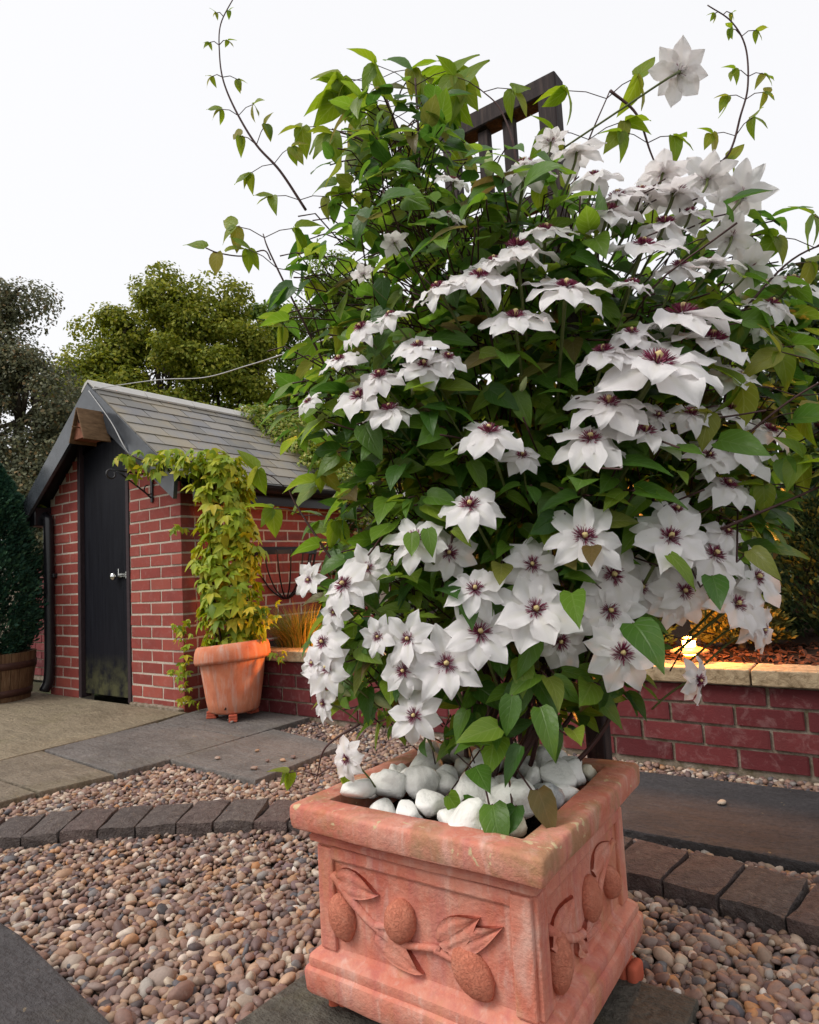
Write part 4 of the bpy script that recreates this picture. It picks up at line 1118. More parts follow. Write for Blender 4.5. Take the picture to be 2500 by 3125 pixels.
# ================================================================== LAMPS
def lamp(loc, label, watt=16.0):
    e = empty('garden_lamp', loc); tag(e, label, 'garden lamp', None)
    obj('stem', lathe('stem', [(.0, -.03), (.030, -.03), (.030, .004), (.020, .010), (.020, .014), (0, .014)], 24), M_lampshade, e)
    obj('glow_tube', lathe('glow_tube', [(.0, .0145), (.024, .0145), (.024, .070), (0, .070)], 24), M_glow, e)
    obj('louvre', lathe('louvre', [(.026, .040), (.070, .024), (.073, .026), (.072, .030), (.030, .046), (.026, .046)], 32), M_lampshade, e)
    obj('cap', lathe('cap', [(.0, .072), (.030, .071), (.030, .076), (.012, .083), (0, .084)], 28), M_lampshade, e)
    l = bpy.data.lights.new('lamp_light', 'POINT'); l.energy = watt; l.color = (1.0, .35, .06); l.shadow_soft_size = .03
    lo = bpy.data.objects.new('lamp_light', l); COL.objects.link(lo); lo.parent = e; lo.location = (0, 0, .115)
lamp((-.675, 2.775, .395), 'small tiered garden lamp glowing amber on the wall coping beside the bark mulch')
lamp((-2.50, 2.775, .395), 'amber garden lamp glowing behind the white flowers beside the bronze grass', 9.0)

# ================================================================== GRASS ON THE WALL
gr = empty('ornamental_grass', (-2.93, 2.86, .37)); tag(gr, 'arching tuft of bronze green grass behind the wall coping', 'ornamental grass')
Vs, Fs, o = [], [], 0
for k in range(900):
    a = rng.uniform(0, 2 * math.pi); L_ = rng.uniform(.16, .33); r0 = rng.uniform(0, .10); lean = rng.uniform(.25, 1.0); w = rng.uniform(.0025, .0045)
    bx, by = r0 * math.cos(a) * 1.6, r0 * math.sin(a)
    d = np.array([math.cos(a), math.sin(a), 0]); s_ = np.array([-math.sin(a), math.cos(a), 0])
    for i in range(6):
        t_ = i / 5; p = np.array([bx, by, 0]) + d * (L_ * lean * t_ ** 1.4) + np.array([0, 0, L_ * (t_ - .42 * lean * t_ ** 2.2)])
        Vs += [p - s_ * w * (1 - t_ * .9), p + s_ * w * (1 - t_ * .9)]
        if i: Fs.append((o + 2 * i - 2, o + 2 * i - 1, o + 2 * i + 1, o + 2 * i))
    o += 12
og = obj('blades', np_mesh('blades', np.array(Vs), np.array(Fs)), M_grass, gr); tag(og, kind='stuff')

# ================================================================== TREES, HEDGE, IVY
cardV = np.array([[0, 0, 0], [.45, -.32, .04], [1, 0, -.06], [.45, .32, .04]]); cardF = np.array([(0, 1, 2, 3)])
def clump_leaves(centres, radii, per, s0, s1, upw=.5, seed=0):
    Ps, Ns = [], []
    for c, r in zip(centres, radii):
        d = unit(rng.normal(0, 1, (per, 3))); rad = rng.uniform(.25, 1, per) ** .45
        p = np.array(c) + d * rad[:, None] * np.array(r); Ps.append(p); Ns.append(d + np.array([0, 0, upw]))
    P = np.vstack(Ps); Nn = unit(np.vstack(Ns) + rng.normal(0, .55, (len(P), 3)))
    X = unit(np.cross(Nn, rng.normal(0, 1, Nn.shape))); X[:, 2] -= .25
    return P, X, Nn, rng.uniform(s0, s1, len(P))
def tree(name, base, h, lobes, mat, label, nclump, per, s0, s1, crx, seed, group=None, trunk_r=.16):
    e = empty(name, base); tag(e, label, 'tree', group)
    rs = np.random.default_rng(seed)
    cs, rd = [], []
    branches = []
    for (lx, ly, lz, rx, ry, rz) in lobes:
        k = max(4, int(nclump * (rx * rz) / sum(a[3] * a[5] for a in lobes)))
        d = unit(rs.normal(0, 1, (k, 3))); rad = rs.uniform(.35, 1.0, k) ** .5
        cc = np.array([lx, ly, lz]) + d * rad[:, None] * np.array([rx, ry, rz])
        for c in cc:
            q = rs.uniform(.6, 1.25) * crx
            cs.append(c); rd.append((q * rs.uniform(.9, 1.4), q * rs.uniform(.9, 1.4), q * rs.uniform(.55, .8)))
        branches.append((lx, ly, lz))
    P, X, Nn, S = clump_leaves(cs, rd, per, s0, s1)
    o = obj('crown', batch('crown', [(cardV, cardF)], np.zeros(len(P), int), P, frames(X, Nn), S), mat, e); tag(o, kind='stuff')
    sp = [([(0, 0, -.3), (.1, .05, h * .25), (.05, .1, h * .5), (0, 0, h * .78)], [trunk_r, trunk_r * .8, trunk_r * .55, trunk_r * .2], 9)]
    for i, (x, y, z) in enumerate(branches):
        z0 = h * (.22 + .3 * (i % 3) / 3); sp.append((spline([(.08, .06, z0), (x * .5, y * .5, z0 + (z - z0) * .45), (x, y, z)], 5), np.linspace(trunk_r * .45, .02, 11), 7))
    for c in cs[::3]:
        j = min(range(len(branches)), key=lambda q: np.linalg.norm(np.array(branches[q]) - c))
        sp.append(([branches[j], tuple((np.array(branches[j]) + c) / 2 + rs.normal(0, .08, 3)), tuple(c)], [.035, .02, .008], 5))
    obj('trunk', tubes_mesh('trunk', sp), M_trunk, e)
tree('olive_tree', (-12.3, 8.1, 0), 7.6, [(-.9, -.7, 4.6, 1.0, 1.0, 1.3), (.1, .1, 5.4, 1.2, 1.1, 1.9), (1.0, .8, 4.9, 1.1, 1.1, 1.6), (.30, .25, 6.75, .45, .45, 1.0), (1.25, .95, 6.45, .35, .35, .95), (-.95, -.65, 6.0, .5, .5, .8), (.75, .55, 6.5, .35, .35, .6), (-.45, -.3, 6.4, .4, .4, .6), (-1.5, -1.1, 5.0, .5, .5, .7), (1.75, 1.3, 5.4, .45, .45, .8), (0, 0, 3.2, 1.6, 1.4, 1.2)], M_tree1,
     'tall bushy yellow olive green tree rising behind the shed roof', 210, 430, .06, .115, .44, 3, None, .17)
tree('dark_tree', (-11.6, 12.2, 0), 9.3, [(-1.3, -.8, 5.2, 1.3, 1.2, 1.9), (.3, .3, 6.0, 1.6, 1.4, 2.3), (1.8, 1.2, 5.0, 1.4, 1.3, 1.9), (.5, .3, 8.0, .9, .8, 1.1), (-.8, -.6, 7.0, .8, .8, .9), (0, 0, 3.2, 2.0, 1.8, 1.3)], M_tree2,
     'darker green tree behind the clematis and beside the olive tree', 190, 400, .07, .13, .52, 5, None, .2)
tree('grey_leaved_tree', (-8.55, 3.85, 0), 4.8, [(.0, -.1, 2.9, .75, .7, .95), (-.55, -.4, 3.8, .6, .6, .9), (.45, .25, 2.3, .6, .6, .8), (.15, 0, 1.6, .9, .8, .8), (-.2, -.2, 4.5, .3, .3, .35)], M_tree3,
     'grey green small leaved tree at the left of the shed', 210, 420, .03, .06, .31, 8, None, .1)
# low planting far behind the shed
tree('shrub_screen', (-7.2, 9.6, 0), 3.2, [(-1.2, -.8, 1.8, 1.0, .8, 1.1), (.2, .1, 2.1, 1.1, .9, 1.2), (1.6, 1.1, 2.0, 1.1, .9, 1.2), (2.8, 1.9, 2.2, 1.0, .9, 1.3)], M_tree2,
     'mid green shrubs filling the gap between the shed roof and the trees', 90, 350, .06, .11, .5, 11, None, .06)

ivyT = [lobed_leaf(3, 50, 61, .34)]
def leaf_mass(name, base, label, cat, centres, radii, per, s0, s1, mat, upw=.4, stems=None, temps=None):
    e = empty(name, base); tag(e, label, cat)
    P, X, Nn, S = clump_leaves([np.array(c) - np.array(base) for c in centres], radii, per, s0, s1, upw)
    T = temps or ivyT
    o = obj('foliage', batch('foliage', T, np.zeros(len(P), int), P, frames(X, Nn), S), mat, e); tag(o, kind='stuff')
    if stems:
        obj('stem', tubes_mesh('stem', [(spline([np.array(q) - np.array(base) for q in s_], 5), r_, 6) for s_, r_ in stems]), M_stem, e)
    return e
# variegated ivy over the far part of the roof
cs, rd = [], []
for i in range(64):
    d = rng.uniform(-.15, .99); v = 3.66 + .0 * d + abs(rng.normal(0, .38)) ; u = UM + d
    cs.append((u, v, ZR - abs(d) * tanp + .05 + rng.uniform(0, .06))); rd.append((.13, .16, .09))
for i in range(14):
    v = rng.uniform(3.85, 4.5); cs.append((UM + .98, v, zE - rng.uniform(-.05, .5))); rd.append((.08, .14, .14))
leaf_mass('roof_ivy', (UM + .6, 4.2, 1.7), 'variegated yellow and green ivy sprawling over the far end of the slate roof', 'ivy', cs, rd, 85, .035, .06, M_ivyv, .8, [([(UM + 1.0, 4.3, 0), (UM + 1.0, 4.25, 1.0), (UM + .9, 4.2, 1.6), (UM + .4, 4.1, 2.0)], .012)])
# ivy sprays on the side wall next to the hay basket
cs = [(UC + .03, 3.62, .72), (UC + .04, 3.72, .66), (UC + .05, 3.80, .85), (UC + .05, 3.88, .62), (UC + .05, 3.95, 1.0), (UC + .06, 4.0, .8), (UC + .05, 4.0, 1.2), (UC + .04, 3.70, .60)]
leaf_mass('wall_ivy', (UC + .04, 3.85, .4), 'dark green ivy sprays on the shed side wall beyond the hay basket', 'ivy', cs, [(.05, .10, .09)] * len(cs), 26, .05, .08, M_ivyd, .2, [([(UC + .02, 3.9, .38), (UC + .02, 3.85, .8), (UC + .02, 3.95, 1.2)], .006)])
# tall ivy covered hedge at the right
cs, rd = [], []
for i in range(150):
    u = rng.uniform(-1.0, 1.5); z = rng.uniform(.75, 2.36) if u > -.5 else rng.uniform(.75, 1.9); v = 4.0 + rng.normal(0, .12) + .25 * (z > 2.1)
    cs.append((u, v, z)); rd.append((.2, .16, .15))
hedge = leaf_mass('ivy_hedge', (.2, 4.05, .40), 'tall dark ivy covered hedge behind the raised bed', 'hedge', cs, rd, 80, .05, .085, M_ivyd, .4, [([(u, 4.05, .40), (u + .1, 4.0, 1.2), (u - .1, 4.05, 2.2)], .02) for u in (-.8, -.3, .2, .7, 1.2)])
conifer('dwarf_conifer', (-.245, 3.55, .39), .62, .30, 9000, M_conif2, 'rounded dark dwarf conifer in the raised bed before the ivy hedge', .02, .04, ([0, .2, .5, .8, 1], [.75, 1, .9, .6, .15]))
conifer('golden_dwarf_conifer', (-.56, 3.22, .385), .20, .17, 3500, leaf_mat('golden_conifer_needles', [(0, (.06, .06, .015)), (.6, (.12, .11, .022)), (1, (.22, .16, .03))], 'island', .2, .6, .2, 1.2), 'low golden dwarf conifer in the raised bed beside the bark mulch', .018, .035, ([0, .3, .7, 1], [.9, 1, .8, .3]))
conifer('bronze_dwarf_conifer', (-.98, 3.02, .385), .24, .16, 3500, M_conif2, 'low bronze dwarf conifer lit by the amber lamp behind the clematis', .018, .035, ([0, .3, .7, 1], [.9, 1, .8, .3]))
# fence behind the bed
fe = empty('wooden_fence', (0, 4.42, 0)); tag(fe, 'dark stained wooden board fence behind the ivy hedge', 'fence')
for k in range(34):
    u = -2.3 + k * .135; obj('board', box('board', .128, .018, 1.55, (u, random.uniform(-.004, .004), .80), .002), M_fence, fe)
for z in (.4, 1.3): obj('fence_rail', box('fence_rail', 4.6, .04, .07, (-.02, .035, z), .003), M_fence, fe)

# ================================================================== CLEMATIS
CB = (-.70, 1.15, .33)
clem = empty('clematis', CB); tag(clem, 'large white flowered clematis climbing out of the square planter', 'climbing plant')
CI = Matrix.Translation((-CB[0], -CB[1], -CB[2]))
Rh = np.array([.8088, .5881, 0]); Fh = np.array([-.5843, .8115, 0])
# outline of the bush by height: z, centre u, centre v, half width across the view
ENV = np.array([(0.40, -0.74, 1.24, 0.10), (0.47, -0.76, 1.24, 0.20), (0.52, -0.76, 1.253, 0.27), (0.60, -0.71, 1.30, 0.36), (0.68, -0.645, 1.335, 0.45), (0.781, -0.609, 1.344, 0.49), (0.885, -0.604, 1.337, 0.50), (0.988, -0.592, 1.334, 0.49), (1.092, -0.601, 1.316, 0.52), (1.194, -0.581, 1.319, 0.55), (1.298, -0.579, 1.309, 0.58), (1.401, -0.578, 1.299, 0.56), (1.47, -0.60, 1.278, 0.50), (1.53, -0.66, 1.25, 0.42), (1.58, -0.74, 1.21, 0.31), (1.63, -0.79, 1.17, 0.22), (1.68, -0.81, 1.15, 0.17), (1.74, -0.81, 1.14, 0.13), (1.80, -0.80, 1.14, 0.10), (1.871, -0.80, 1.12, 0.05)])
def env(z):
    return [np.interp(z, ENV[:, 0], ENV[:, i]) for i in (1, 2, 3)]

# ---- flowers: x, y, z, diameter, facing
FLOWERS = [
    (-0.634,0.965,0.632,0.122,0.54,-0.75,0.37),(-0.577,0.989,0.684,0.121,0.53,-0.74,0.42),(-0.495,1.038,0.717,0.133,0.52,-0.72,0.47),
    (-0.419,1.086,0.836,0.134,0.53,-0.74,0.42),(-0.572,0.972,0.900,0.110,0.33,-0.63,0.70),(-0.664,0.936,0.849,0.109,0.29,-0.74,0.60),
    (-0.806,0.905,0.775,0.112,0.09,-0.82,0.56),(-0.578,0.981,0.758,0.101,0.50,-0.69,0.53),(-0.693,0.939,0.677,0.093,0.27,-0.93,0.24),
    (-0.706,0.938,0.622,0.087,0.31,-0.93,0.20),(-0.696,0.948,0.544,0.093,0.39,-0.87,0.30),(-0.747,0.923,0.682,0.067,0.24,-0.96,0.13),
    (-0.645,1.010,0.823,0.099,0.64,-0.72,0.26),(-0.405,1.175,0.769,0.128,0.65,-0.74,0.17),(-0.389,1.143,0.635,0.119,0.61,-0.76,0.21),
    (-0.415,1.174,0.706,0.119,0.58,-0.81,0.09),(-0.299,1.269,0.574,0.081,0.95,-0.29,-0.07),(-0.862,0.904,0.672,0.092,0.04,-0.93,0.36),
    (-0.857,0.907,0.626,0.096,0.06,-0.96,0.26),(-0.890,0.904,0.634,0.067,-0.12,-0.98,0.15),(-0.872,0.909,0.560,0.066,-0.25,-0.97,-0.06),
    (-0.831,0.919,0.462,0.073,-0.06,-0.99,0.14),(-0.885,0.897,0.787,0.067,-0.01,-0.96,0.28),(-0.793,0.959,0.805,0.085,0.41,-0.90,0.17),
    (-0.832,0.904,0.726,0.061,0.15,-0.98,0.16),(-0.496,1.133,0.654,0.103,0.58,-0.81,0.00),(-0.532,0.982,1.023,0.120,0.31,-0.43,0.85),
    (-0.366,1.107,1.062,0.140,0.36,-0.50,0.79),(-0.395,1.087,1.002,0.130,0.35,-0.66,0.67),(-0.324,1.161,1.013,0.136,0.41,-0.40,0.82),
    (-0.284,1.125,1.118,0.198,0.41,-0.57,0.71),(-0.364,1.097,1.151,0.110,0.17,-0.40,0.90),(-0.257,1.214,1.221,0.181,0.26,-0.19,0.95),
    (-0.223,1.272,1.182,0.150,0.39,-0.37,0.84),(-0.208,1.310,1.119,0.100,0.54,-0.42,0.73),(-0.476,0.998,1.214,0.125,0.29,-0.41,0.87),
    (-0.402,1.048,1.260,0.136,0.35,-0.40,0.85),(-0.524,0.970,1.291,0.124,0.36,-0.50,0.79),(-0.586,0.933,1.279,0.094,-0.01,-0.62,0.79),
    (-0.476,1.026,1.349,0.129,0.14,-0.20,0.97),(-0.439,1.068,1.383,0.110,0.35,-0.32,0.88),(-0.507,0.994,1.324,0.078,0.21,-0.46,0.86),
    (-0.588,0.987,1.433,0.065,0.61,-0.21,0.76),(-0.304,1.179,1.351,0.127,0.39,-0.37,0.84),(-0.355,1.157,1.425,0.121,0.26,-0.19,0.95),
    (-0.309,1.217,1.470,0.110,0.22,-0.14,0.97),(-0.482,1.095,1.537,0.120,0.10,-0.14,0.98),(-0.728,0.892,1.233,0.081,-0.01,-0.75,0.66),
    (-0.671,0.905,1.245,0.071,-0.01,-0.62,0.79),(-0.778,0.887,1.185,0.085,0.09,-0.61,0.78),(-0.628,0.924,1.183,0.092,0.28,-0.56,0.78),
    (-0.621,0.929,1.147,0.099,0.41,-0.57,0.71),(-0.743,0.897,1.111,0.107,0.18,-0.75,0.64),(-0.688,0.912,1.080,0.100,0.23,-0.49,0.84),
    (-0.700,0.904,1.141,0.093,0.21,-0.63,0.75),(-0.582,0.945,1.157,0.069,0.60,-0.49,0.63),(-0.856,0.883,1.122,0.054,0.01,-0.78,0.63),
    (-0.211,1.332,0.987,0.144,0.49,-0.34,0.80),(-0.228,1.315,0.920,0.109,0.54,-0.42,0.73),(-0.310,1.208,0.829,0.129,0.58,-0.64,0.50),
    (-0.257,1.293,0.795,0.129,0.66,-0.57,0.49),(-0.208,1.392,0.749,0.121,0.84,-0.46,0.28),(-0.238,1.344,0.702,0.118,0.75,-0.55,0.36),
    (-0.219,1.386,0.674,0.098,0.88,-0.46,0.08),(-0.312,1.279,0.731,0.109,0.64,-0.72,0.26),(-0.238,1.317,0.835,0.082,0.69,-0.47,0.55),
    (-0.210,1.413,0.650,0.086,0.91,-0.38,-0.15),(-0.332,1.269,0.712,0.087,0.66,-0.75,0.09),(-0.248,1.273,0.972,0.090,0.53,-0.56,0.64),
    (-0.307,1.260,0.879,0.100,0.49,-0.51,0.70),(-0.215,1.332,1.511,0.114,-0.29,0.58,0.76),(-0.168,1.385,1.484,0.133,-0.28,0.72,0.63),
    (-0.185,1.339,1.387,0.103,-0.21,0.63,0.75),(-0.165,1.358,1.327,0.107,-0.25,0.68,0.69),(-0.106,1.487,1.327,0.118,0.45,-0.28,0.85),
    (-0.263,1.267,1.474,0.134,0.18,-0.08,0.98),(-0.317,1.132,1.269,0.078,0.28,-0.22,0.94),(-0.378,1.166,1.505,0.101,0.12,-0.17,0.98),
    (-0.249,1.344,1.756,0.123,-0.29,0.82,0.48),(-0.446,1.141,1.589,0.072,-0.10,0.14,0.98),(-0.240,1.279,1.431,0.088,0.13,-0.01,0.99),
    (-0.136,1.442,1.190,0.064,0.65,-0.27,0.71),(-0.263,1.236,1.048,0.080,0.53,-0.56,0.64),(-0.589,1.013,1.511,0.066,0.51,-0.22,0.83),
    (-0.313,1.210,1.048,0.068,0.58,-0.64,0.50),(-0.192,1.338,1.123,0.070,0.76,-0.29,0.58),(-0.671,0.929,1.386,0.060,-0.45,0.28,0.85),
    (-0.719,0.895,1.329,0.051,-0.42,0.10,0.90),(-0.159,1.383,1.217,0.072,0.61,-0.21,0.76),(-0.379,1.248,0.743,0.106,0.66,-0.75,0.09),
    (-0.343,1.180,1.458,0.113,0.20,-0.28,0.94),(-0.279,1.263,1.517,0.112,-0.02,0.20,0.98),(-0.406,1.165,1.565,0.103,0.00,-0.00,1.00),
    (-0.276,1.229,1.403,0.109,0.33,-0.28,0.90),(-0.138,1.416,1.268,0.109,0.51,-0.22,0.83),(-0.212,1.283,1.325,0.104,0.35,-0.16,0.92),
    (-0.256,1.220,1.312,0.093,0.29,-0.41,0.87),(-0.210,1.318,1.060,0.105,0.49,-0.34,0.80),(-0.164,1.419,1.027,0.100,0.65,-0.27,0.71),
    (-0.325,1.134,1.184,0.090,0.34,-0.47,0.82),(-0.515,1.077,0.794,0.101,0.55,-0.76,0.34),(-0.510,1.059,0.987,0.076,0.41,-0.57,0.71),
]
def petal_template(seed, wid=.24, nl=9, nw=7):
    r = random.Random(seed); ph, ph2 = r.uniform(0, 6), r.uniform(0, 6); arch = r.uniform(.02, .30); tipc = r.uniform(-.10, .16); fold = r.uniform(-.06, .10); wob = r.uniform(.035, .085)
    V, UV = [], []
    for i in range(nl):
        t = i / (nl - 1)
        w = wid * (.34 + .66 * math.sin(math.pi * min(1.0, .06 + t * .80)) ** .85) * (1 - max(0, t - .60) ** 1.5 * 3.4)
        if i == nl - 1: w = .012
        for j in range(nw):
            s = -1 + 2 * j / (nw - 1)
            wv = wob * math.sin(t * 9 + ph + s * 1.1) * abs(s) ** 1.5 + wob * .6 * math.sin(t * 15 + ph2) * abs(s) ** 3
            y = s * w * (1 + .07 * math.sin(t * 13 + ph2 + s))
            z = .05 * t - arch * t * t - tipc * max(0, t - .65) * 1.5 + fold * abs(s) * w * 3 + wv - .018 * math.exp(-(s * 5) ** 2) + .012 * math.exp(-((abs(s) - .33) * 7) ** 2)
            x = .05 + .95 * t
            V.append((x, y, z)); UV.append((.5 + s / 2, t))
    F = []
    for i in range(nl - 1):
        for j in range(nw - 1):
            a = i * nw + j; F.append((a, a + nw, a + nw + 1, a + 1))
    return np.array(V) * .5, np.array(F), np.array(UV)
PT = [petal_template(100 + k, .240 + .028 * (k % 3)) for k in range(12)]
pet_me = [np_mesh('petal', V, F, True, uv) for V, F, uv in PT]
for m in pet_me: m.materials.append(M_petal)
# stamens
def stamen_mesh(seed):
    r = random.Random(seed); Vs, Fs, o = [], [], 0
    for k in range(120):
        a = r.uniform(0, 6.283); ring = r.random(); L_ = .085 + .070 * ring; el = 1.30 - 1.12 * ring + r.uniform(-.12, .12)
        d = np.array([math.cos(a) * math.cos(el), math.sin(a) * math.cos(el), math.sin(el)]); s_ = np.array([-math.sin(a), math.cos(a), 0]); n_ = np.cross(d, s_)
        base = np.array([math.cos(a), math.sin(a), .3]) * .022
        for (t_, w) in ((0, .0028), (.5, .0036), (.62, .0058), (1, .0018)):
            p = base + d * L_ * t_ + np.array([0, 0, .018 * t_ * t_ * (1 - ring)])
            for q in (s_, -.5 * s_ + .87 * n_, -.5 * s_ - .87 * n_): Vs.append(p + q * w)
        for i in range(3):
            for q in range(3): Fs.append((o + 3 * i + q, o + 3 * i + (q + 1) % 3, o + 3 * i + 3 + (q + 1) % 3, o + 3 * i + 3 + q))
        o += 12
    return np_mesh('stamens', np.array(Vs), np.array(Fs))
st_me = [stamen_mesh(k) for k in range(3)]
for m in st_me: m.materials.append(M_stamen)
def pistil_mesh():
    Vs = lumpy(I2[0], 77, .25, 4.0) * np.array([.070, .070, .095]); Vs[:, 2] += .055
    return np_mesh('pistil', Vs, I2[1])
pi_me = pistil_mesh(); pi_me.materials.append(M_pistil)
bm = bmesh.new(); bmesh.ops.create_cone(bm, cap_ends=True, segments=10, radius1=.022, radius2=.035, depth=.03, matrix=Matrix.Translation((0, 0, -.006)))
cup_me = bm_mesh('flower', bm, True); cup_me.materials.append(M_stalk)
for fi, (x, y, z, D, nx, ny, nz) in enumerate(FLOWERS):
    D *= 1.17 if nx * Fh[0] + ny * Fh[1] < .1 else .98
    nv = Vector((nx, ny, nz)); q = nv.to_track_quat('Z', 'Y').to_matrix().to_4x4()
    q = q @ Matrix.Rotation(random.uniform(0, 6.28), 4, 'Z')
    f = obj('flower', cup_me, None, clem, matrix=CI @ Matrix.Translation((x, y, z)) @ q @ Matrix.Scale(D, 4))
    npet = random.choice((7, 8, 8, 8, 9)); openness = random.uniform(-.02, .16) + (.32 if nv.dot(Vector(Fh)) > .15 else 0)
    flop = random.uniform(.02, .36) if nz > .5 else random.uniform(-.12, .10)
    for k in range(npet):
        a = 2 * math.pi * (k + random.uniform(-.13, .13)) / npet; lay = (k % 2) * .012
        ms = random.uniform(.92, 1.07) if k % 2 == 0 else random.uniform(.86, 1.0)
        m4 = Matrix.Rotation(a, 4, 'Z') @ Matrix.Translation((0, 0, lay)) @ Matrix.Rotation(flop - openness + random.uniform(-.20, .22), 4, 'Y') @ Matrix.Rotation(random.uniform(-.22, .22), 4, 'X') @ Matrix.Diagonal((ms, random.uniform(.95, 1.15), ms, 1))
        obj('petal', random.choice(pet_me), None, f, matrix=m4)
    obj('stamens', st_me[fi % 3], None, f, matrix=Matrix.Rotation(random.uniform(0, 6), 4, 'Z') @ Matrix.Scale(random.uniform(.76, .96), 4))
    obj('pistil', pi_me, None, f)
    # stalk runs back into the bush
    L_ = random.uniform(.9, 1.3) if z < 1.68 else random.uniform(2.2, 2.6)
    ex = q.to_3x3().inverted() @ Vector((env(z)[0] - x, env(z)[1] - y, -.25 - .2 * random.random())).normalized()
    pts = spline([(0, 0, -.01), (ex.x * .12, ex.y * .12, -.22), (ex.x * .55, ex.y * .55, -.35 + ex.z * .35), (ex.x * L_, ex.y * L_, -.2 + ex.z * L_)], 4)
    obj('flower_stalk', tubes_mesh('flower_stalk', [(pts, np.linspace(.024, .018, len(pts)), 6)]), M_stalk, f, matrix=Matrix.Rotation(0, 4, 'Z'))

# ---- leaves through the bush
def sample_bush(n, rlo, rhi, zlo=.46, zhi=1.84):
    zz = []
    while len(zz) < n:
        z = rng.uniform(zlo, zhi); w = env(z)[2]
        if rng.uniform(0, .62) < w + .05: zz.append(z)
    z = np.array(zz); cu_, cv_, w = env(z); a = rng.uniform(0, 2 * math.pi, n); r = rng.uniform(rlo ** 2, rhi ** 2, n) ** .5
    dep = np.minimum(.30, .10 + w * .55)
    la, lb = r * np.cos(a) * w, r * np.sin(a) * dep
    P = np.column_stack([cu_, cv_, z]) + la[:, None] * Rh + lb[:, None] * Fh
    O = unit((np.cos(a) / w)[:, None] * Rh * .3 + (np.sin(a) / dep)[:, None] * Fh * .3)
    return P, O, r
Fl = np.array([f[:4] for f in FLOWERS]); FN = np.array([f[4:] for f in FLOWERS])
def clear_of_flowers(P):
    """a leaf may not lie right before an open flower"""
    keep = np.ones(len(P), bool)
    for (x, y, z, D), n in zip(Fl, FN):
        d = P - np.array([x, y, z]); h = d @ n; rad = np.linalg.norm(d - h[:, None] * n, axis=1)
        keep &= ~((h > -.012) & (h < .10) & (rad < D * .50))
    return keep
nG = 1420
P, O, rr_ = sample_bush(nG, .55, 1.0)
Pi, Oi, ri = sample_bush(760, .08, .62, .55, 1.72)
P = np.vstack([P, Pi]); O = np.vstack([O, Oi])
LP, LX, LN, LS, twigs = [], [], [], [], []
for p, o in zip(P, O):
    k = rng.choice([1, 3, 3, 3]); s0 = rng.uniform(.052, .082) * (1.0 if p[2] < 1.5 else .92)
    side_ = np.cross(o, [0, 0, 1.0])
    dirs = [o * .55 + np.array([0, 0, -.35])] if k == 1 else [o * .7 + np.array([0, 0, -.25]), o * .35 + side_ * .75 + np.array([0, 0, -.2]), o * .35 - side_ * .75 + np.array([0, 0, -.2])]
    for d in dirs:
        d = unit(d + rng.normal(0, .28, 3)); st = p + d * .018
        LP.append(st); LX.append(d); LN.append(unit(o * .55 + np.array([0, 0, .75]) + rng.normal(0, .30, 3))); LS.append(s0 * rng.uniform(.8, 1.1))
    if rng.random() < .6: twigs.append(([p + unit(-o * .8 + np.array([0, 0, -.5]) + rng.normal(0, .2, 3)) * rng.uniform(.07, .14), p - o * .02, p + unit(dirs[0]) * .02], .0016, 4))
LP, LX, LN, LS = map(np.array, (LP, LX, LN, LS))
kp = clear_of_flowers(LP + LX * (LS * .5)[:, None])
_cu, _cv, _w = env(LP[:, 2]); _la = ((LP - np.column_stack([_cu, _cv, LP[:, 2]])) @ Rh) / _w
kp &= ~((LP[:, 2] < .62) & (rng.random(len(LP)) < .5))
kp &= ~((LP[:, 2] > 1.60) & (LP @ Rh > .135))
kp &= ~((LP @ Rh > .46) & (LP[:, 2] < .71))
kp &= ~((LP[:, 2] > 1.25) & (_la < -.35) & (rng.random(len(LP)) < .52)) & ~((LP[:, 2] > 1.45) & (_la > .25) & (rng.random(len(LP)) < .45))
LP, LX, LN, LS = LP[kp], LX[kp], LN[kp], LS[kp]
# a few big fresh leaves hanging over the cobbles and in front of the flowers
EXTRA = [E_ for E_ in (
    (-.60, .985, .46, .085), (-.575, .975, .50, .09), (-.55, .985, .53, .095), (-.52, 1.0, .50, .085), (-.56, .965, .41, .09), (-.53, .99, .405, .085), (-.50, 1.01, .43, .085), (-.63, .99, .40, .07), (-.66, .985, .405, .07), (-.49, 1.02, .56, .10), (-.45, 1.05, .52, .085), (-.53, 1.0, .58, .08), (-.62, 1.0, .55, .075),
    (-.43, 1.04, .745, .11), (-.352, 1.10, .69, .11), (-.245, 1.20, .76, .09), (-.66, .92, .86, .055), (-.63, .925, .865, .06), (-.59, .94, .86, .05), (-.60, .985, .755, .08), (-.575, .99, .75, .08), (-.64, .98, .765, .085), (-.30, 1.16, .80, .085), (-.19, 1.24, .80, .08), (-.40, 1.07, .82, .07),
    (-.735, .955, .93, .09), (-.70, .95, .985, .07), (-.81, .94, .66, .08), (-.76, .965, .60, .07), (-.36, 1.12, .96, .10), (-.30, 1.17, .985, .11), (-.22, 1.22, .99, .11), (-.41, 1.08, .93, .10), (-.34, 1.13, .91, .10), (-.12, 1.36, 1.03, .11), (-.05, 1.42, 1.04, .12), (-.14, 1.35, .96, .08))]
EP, EX, EN, ES = [], [], [], []
for (x, y, z, s) in EXTRA:
    d = unit(np.array([.55, -.55, -.45]) + rng.normal(0, .55, 3)); EP.append((x, y, z)); EX.append(d); EN.append(unit(np.array([.25, -.55, .75]) + rng.normal(0, .2, 3))); ES.append(s * .82)
    twigs.append(([np.array((x, y, z)) - d * .0, np.array((x, y, z)) + Fh * .05 + np.array([0, 0, -.02]), np.array((x, y, z)) + Fh * .14 + rng.normal(0, .03, 3)], .0018, 4))
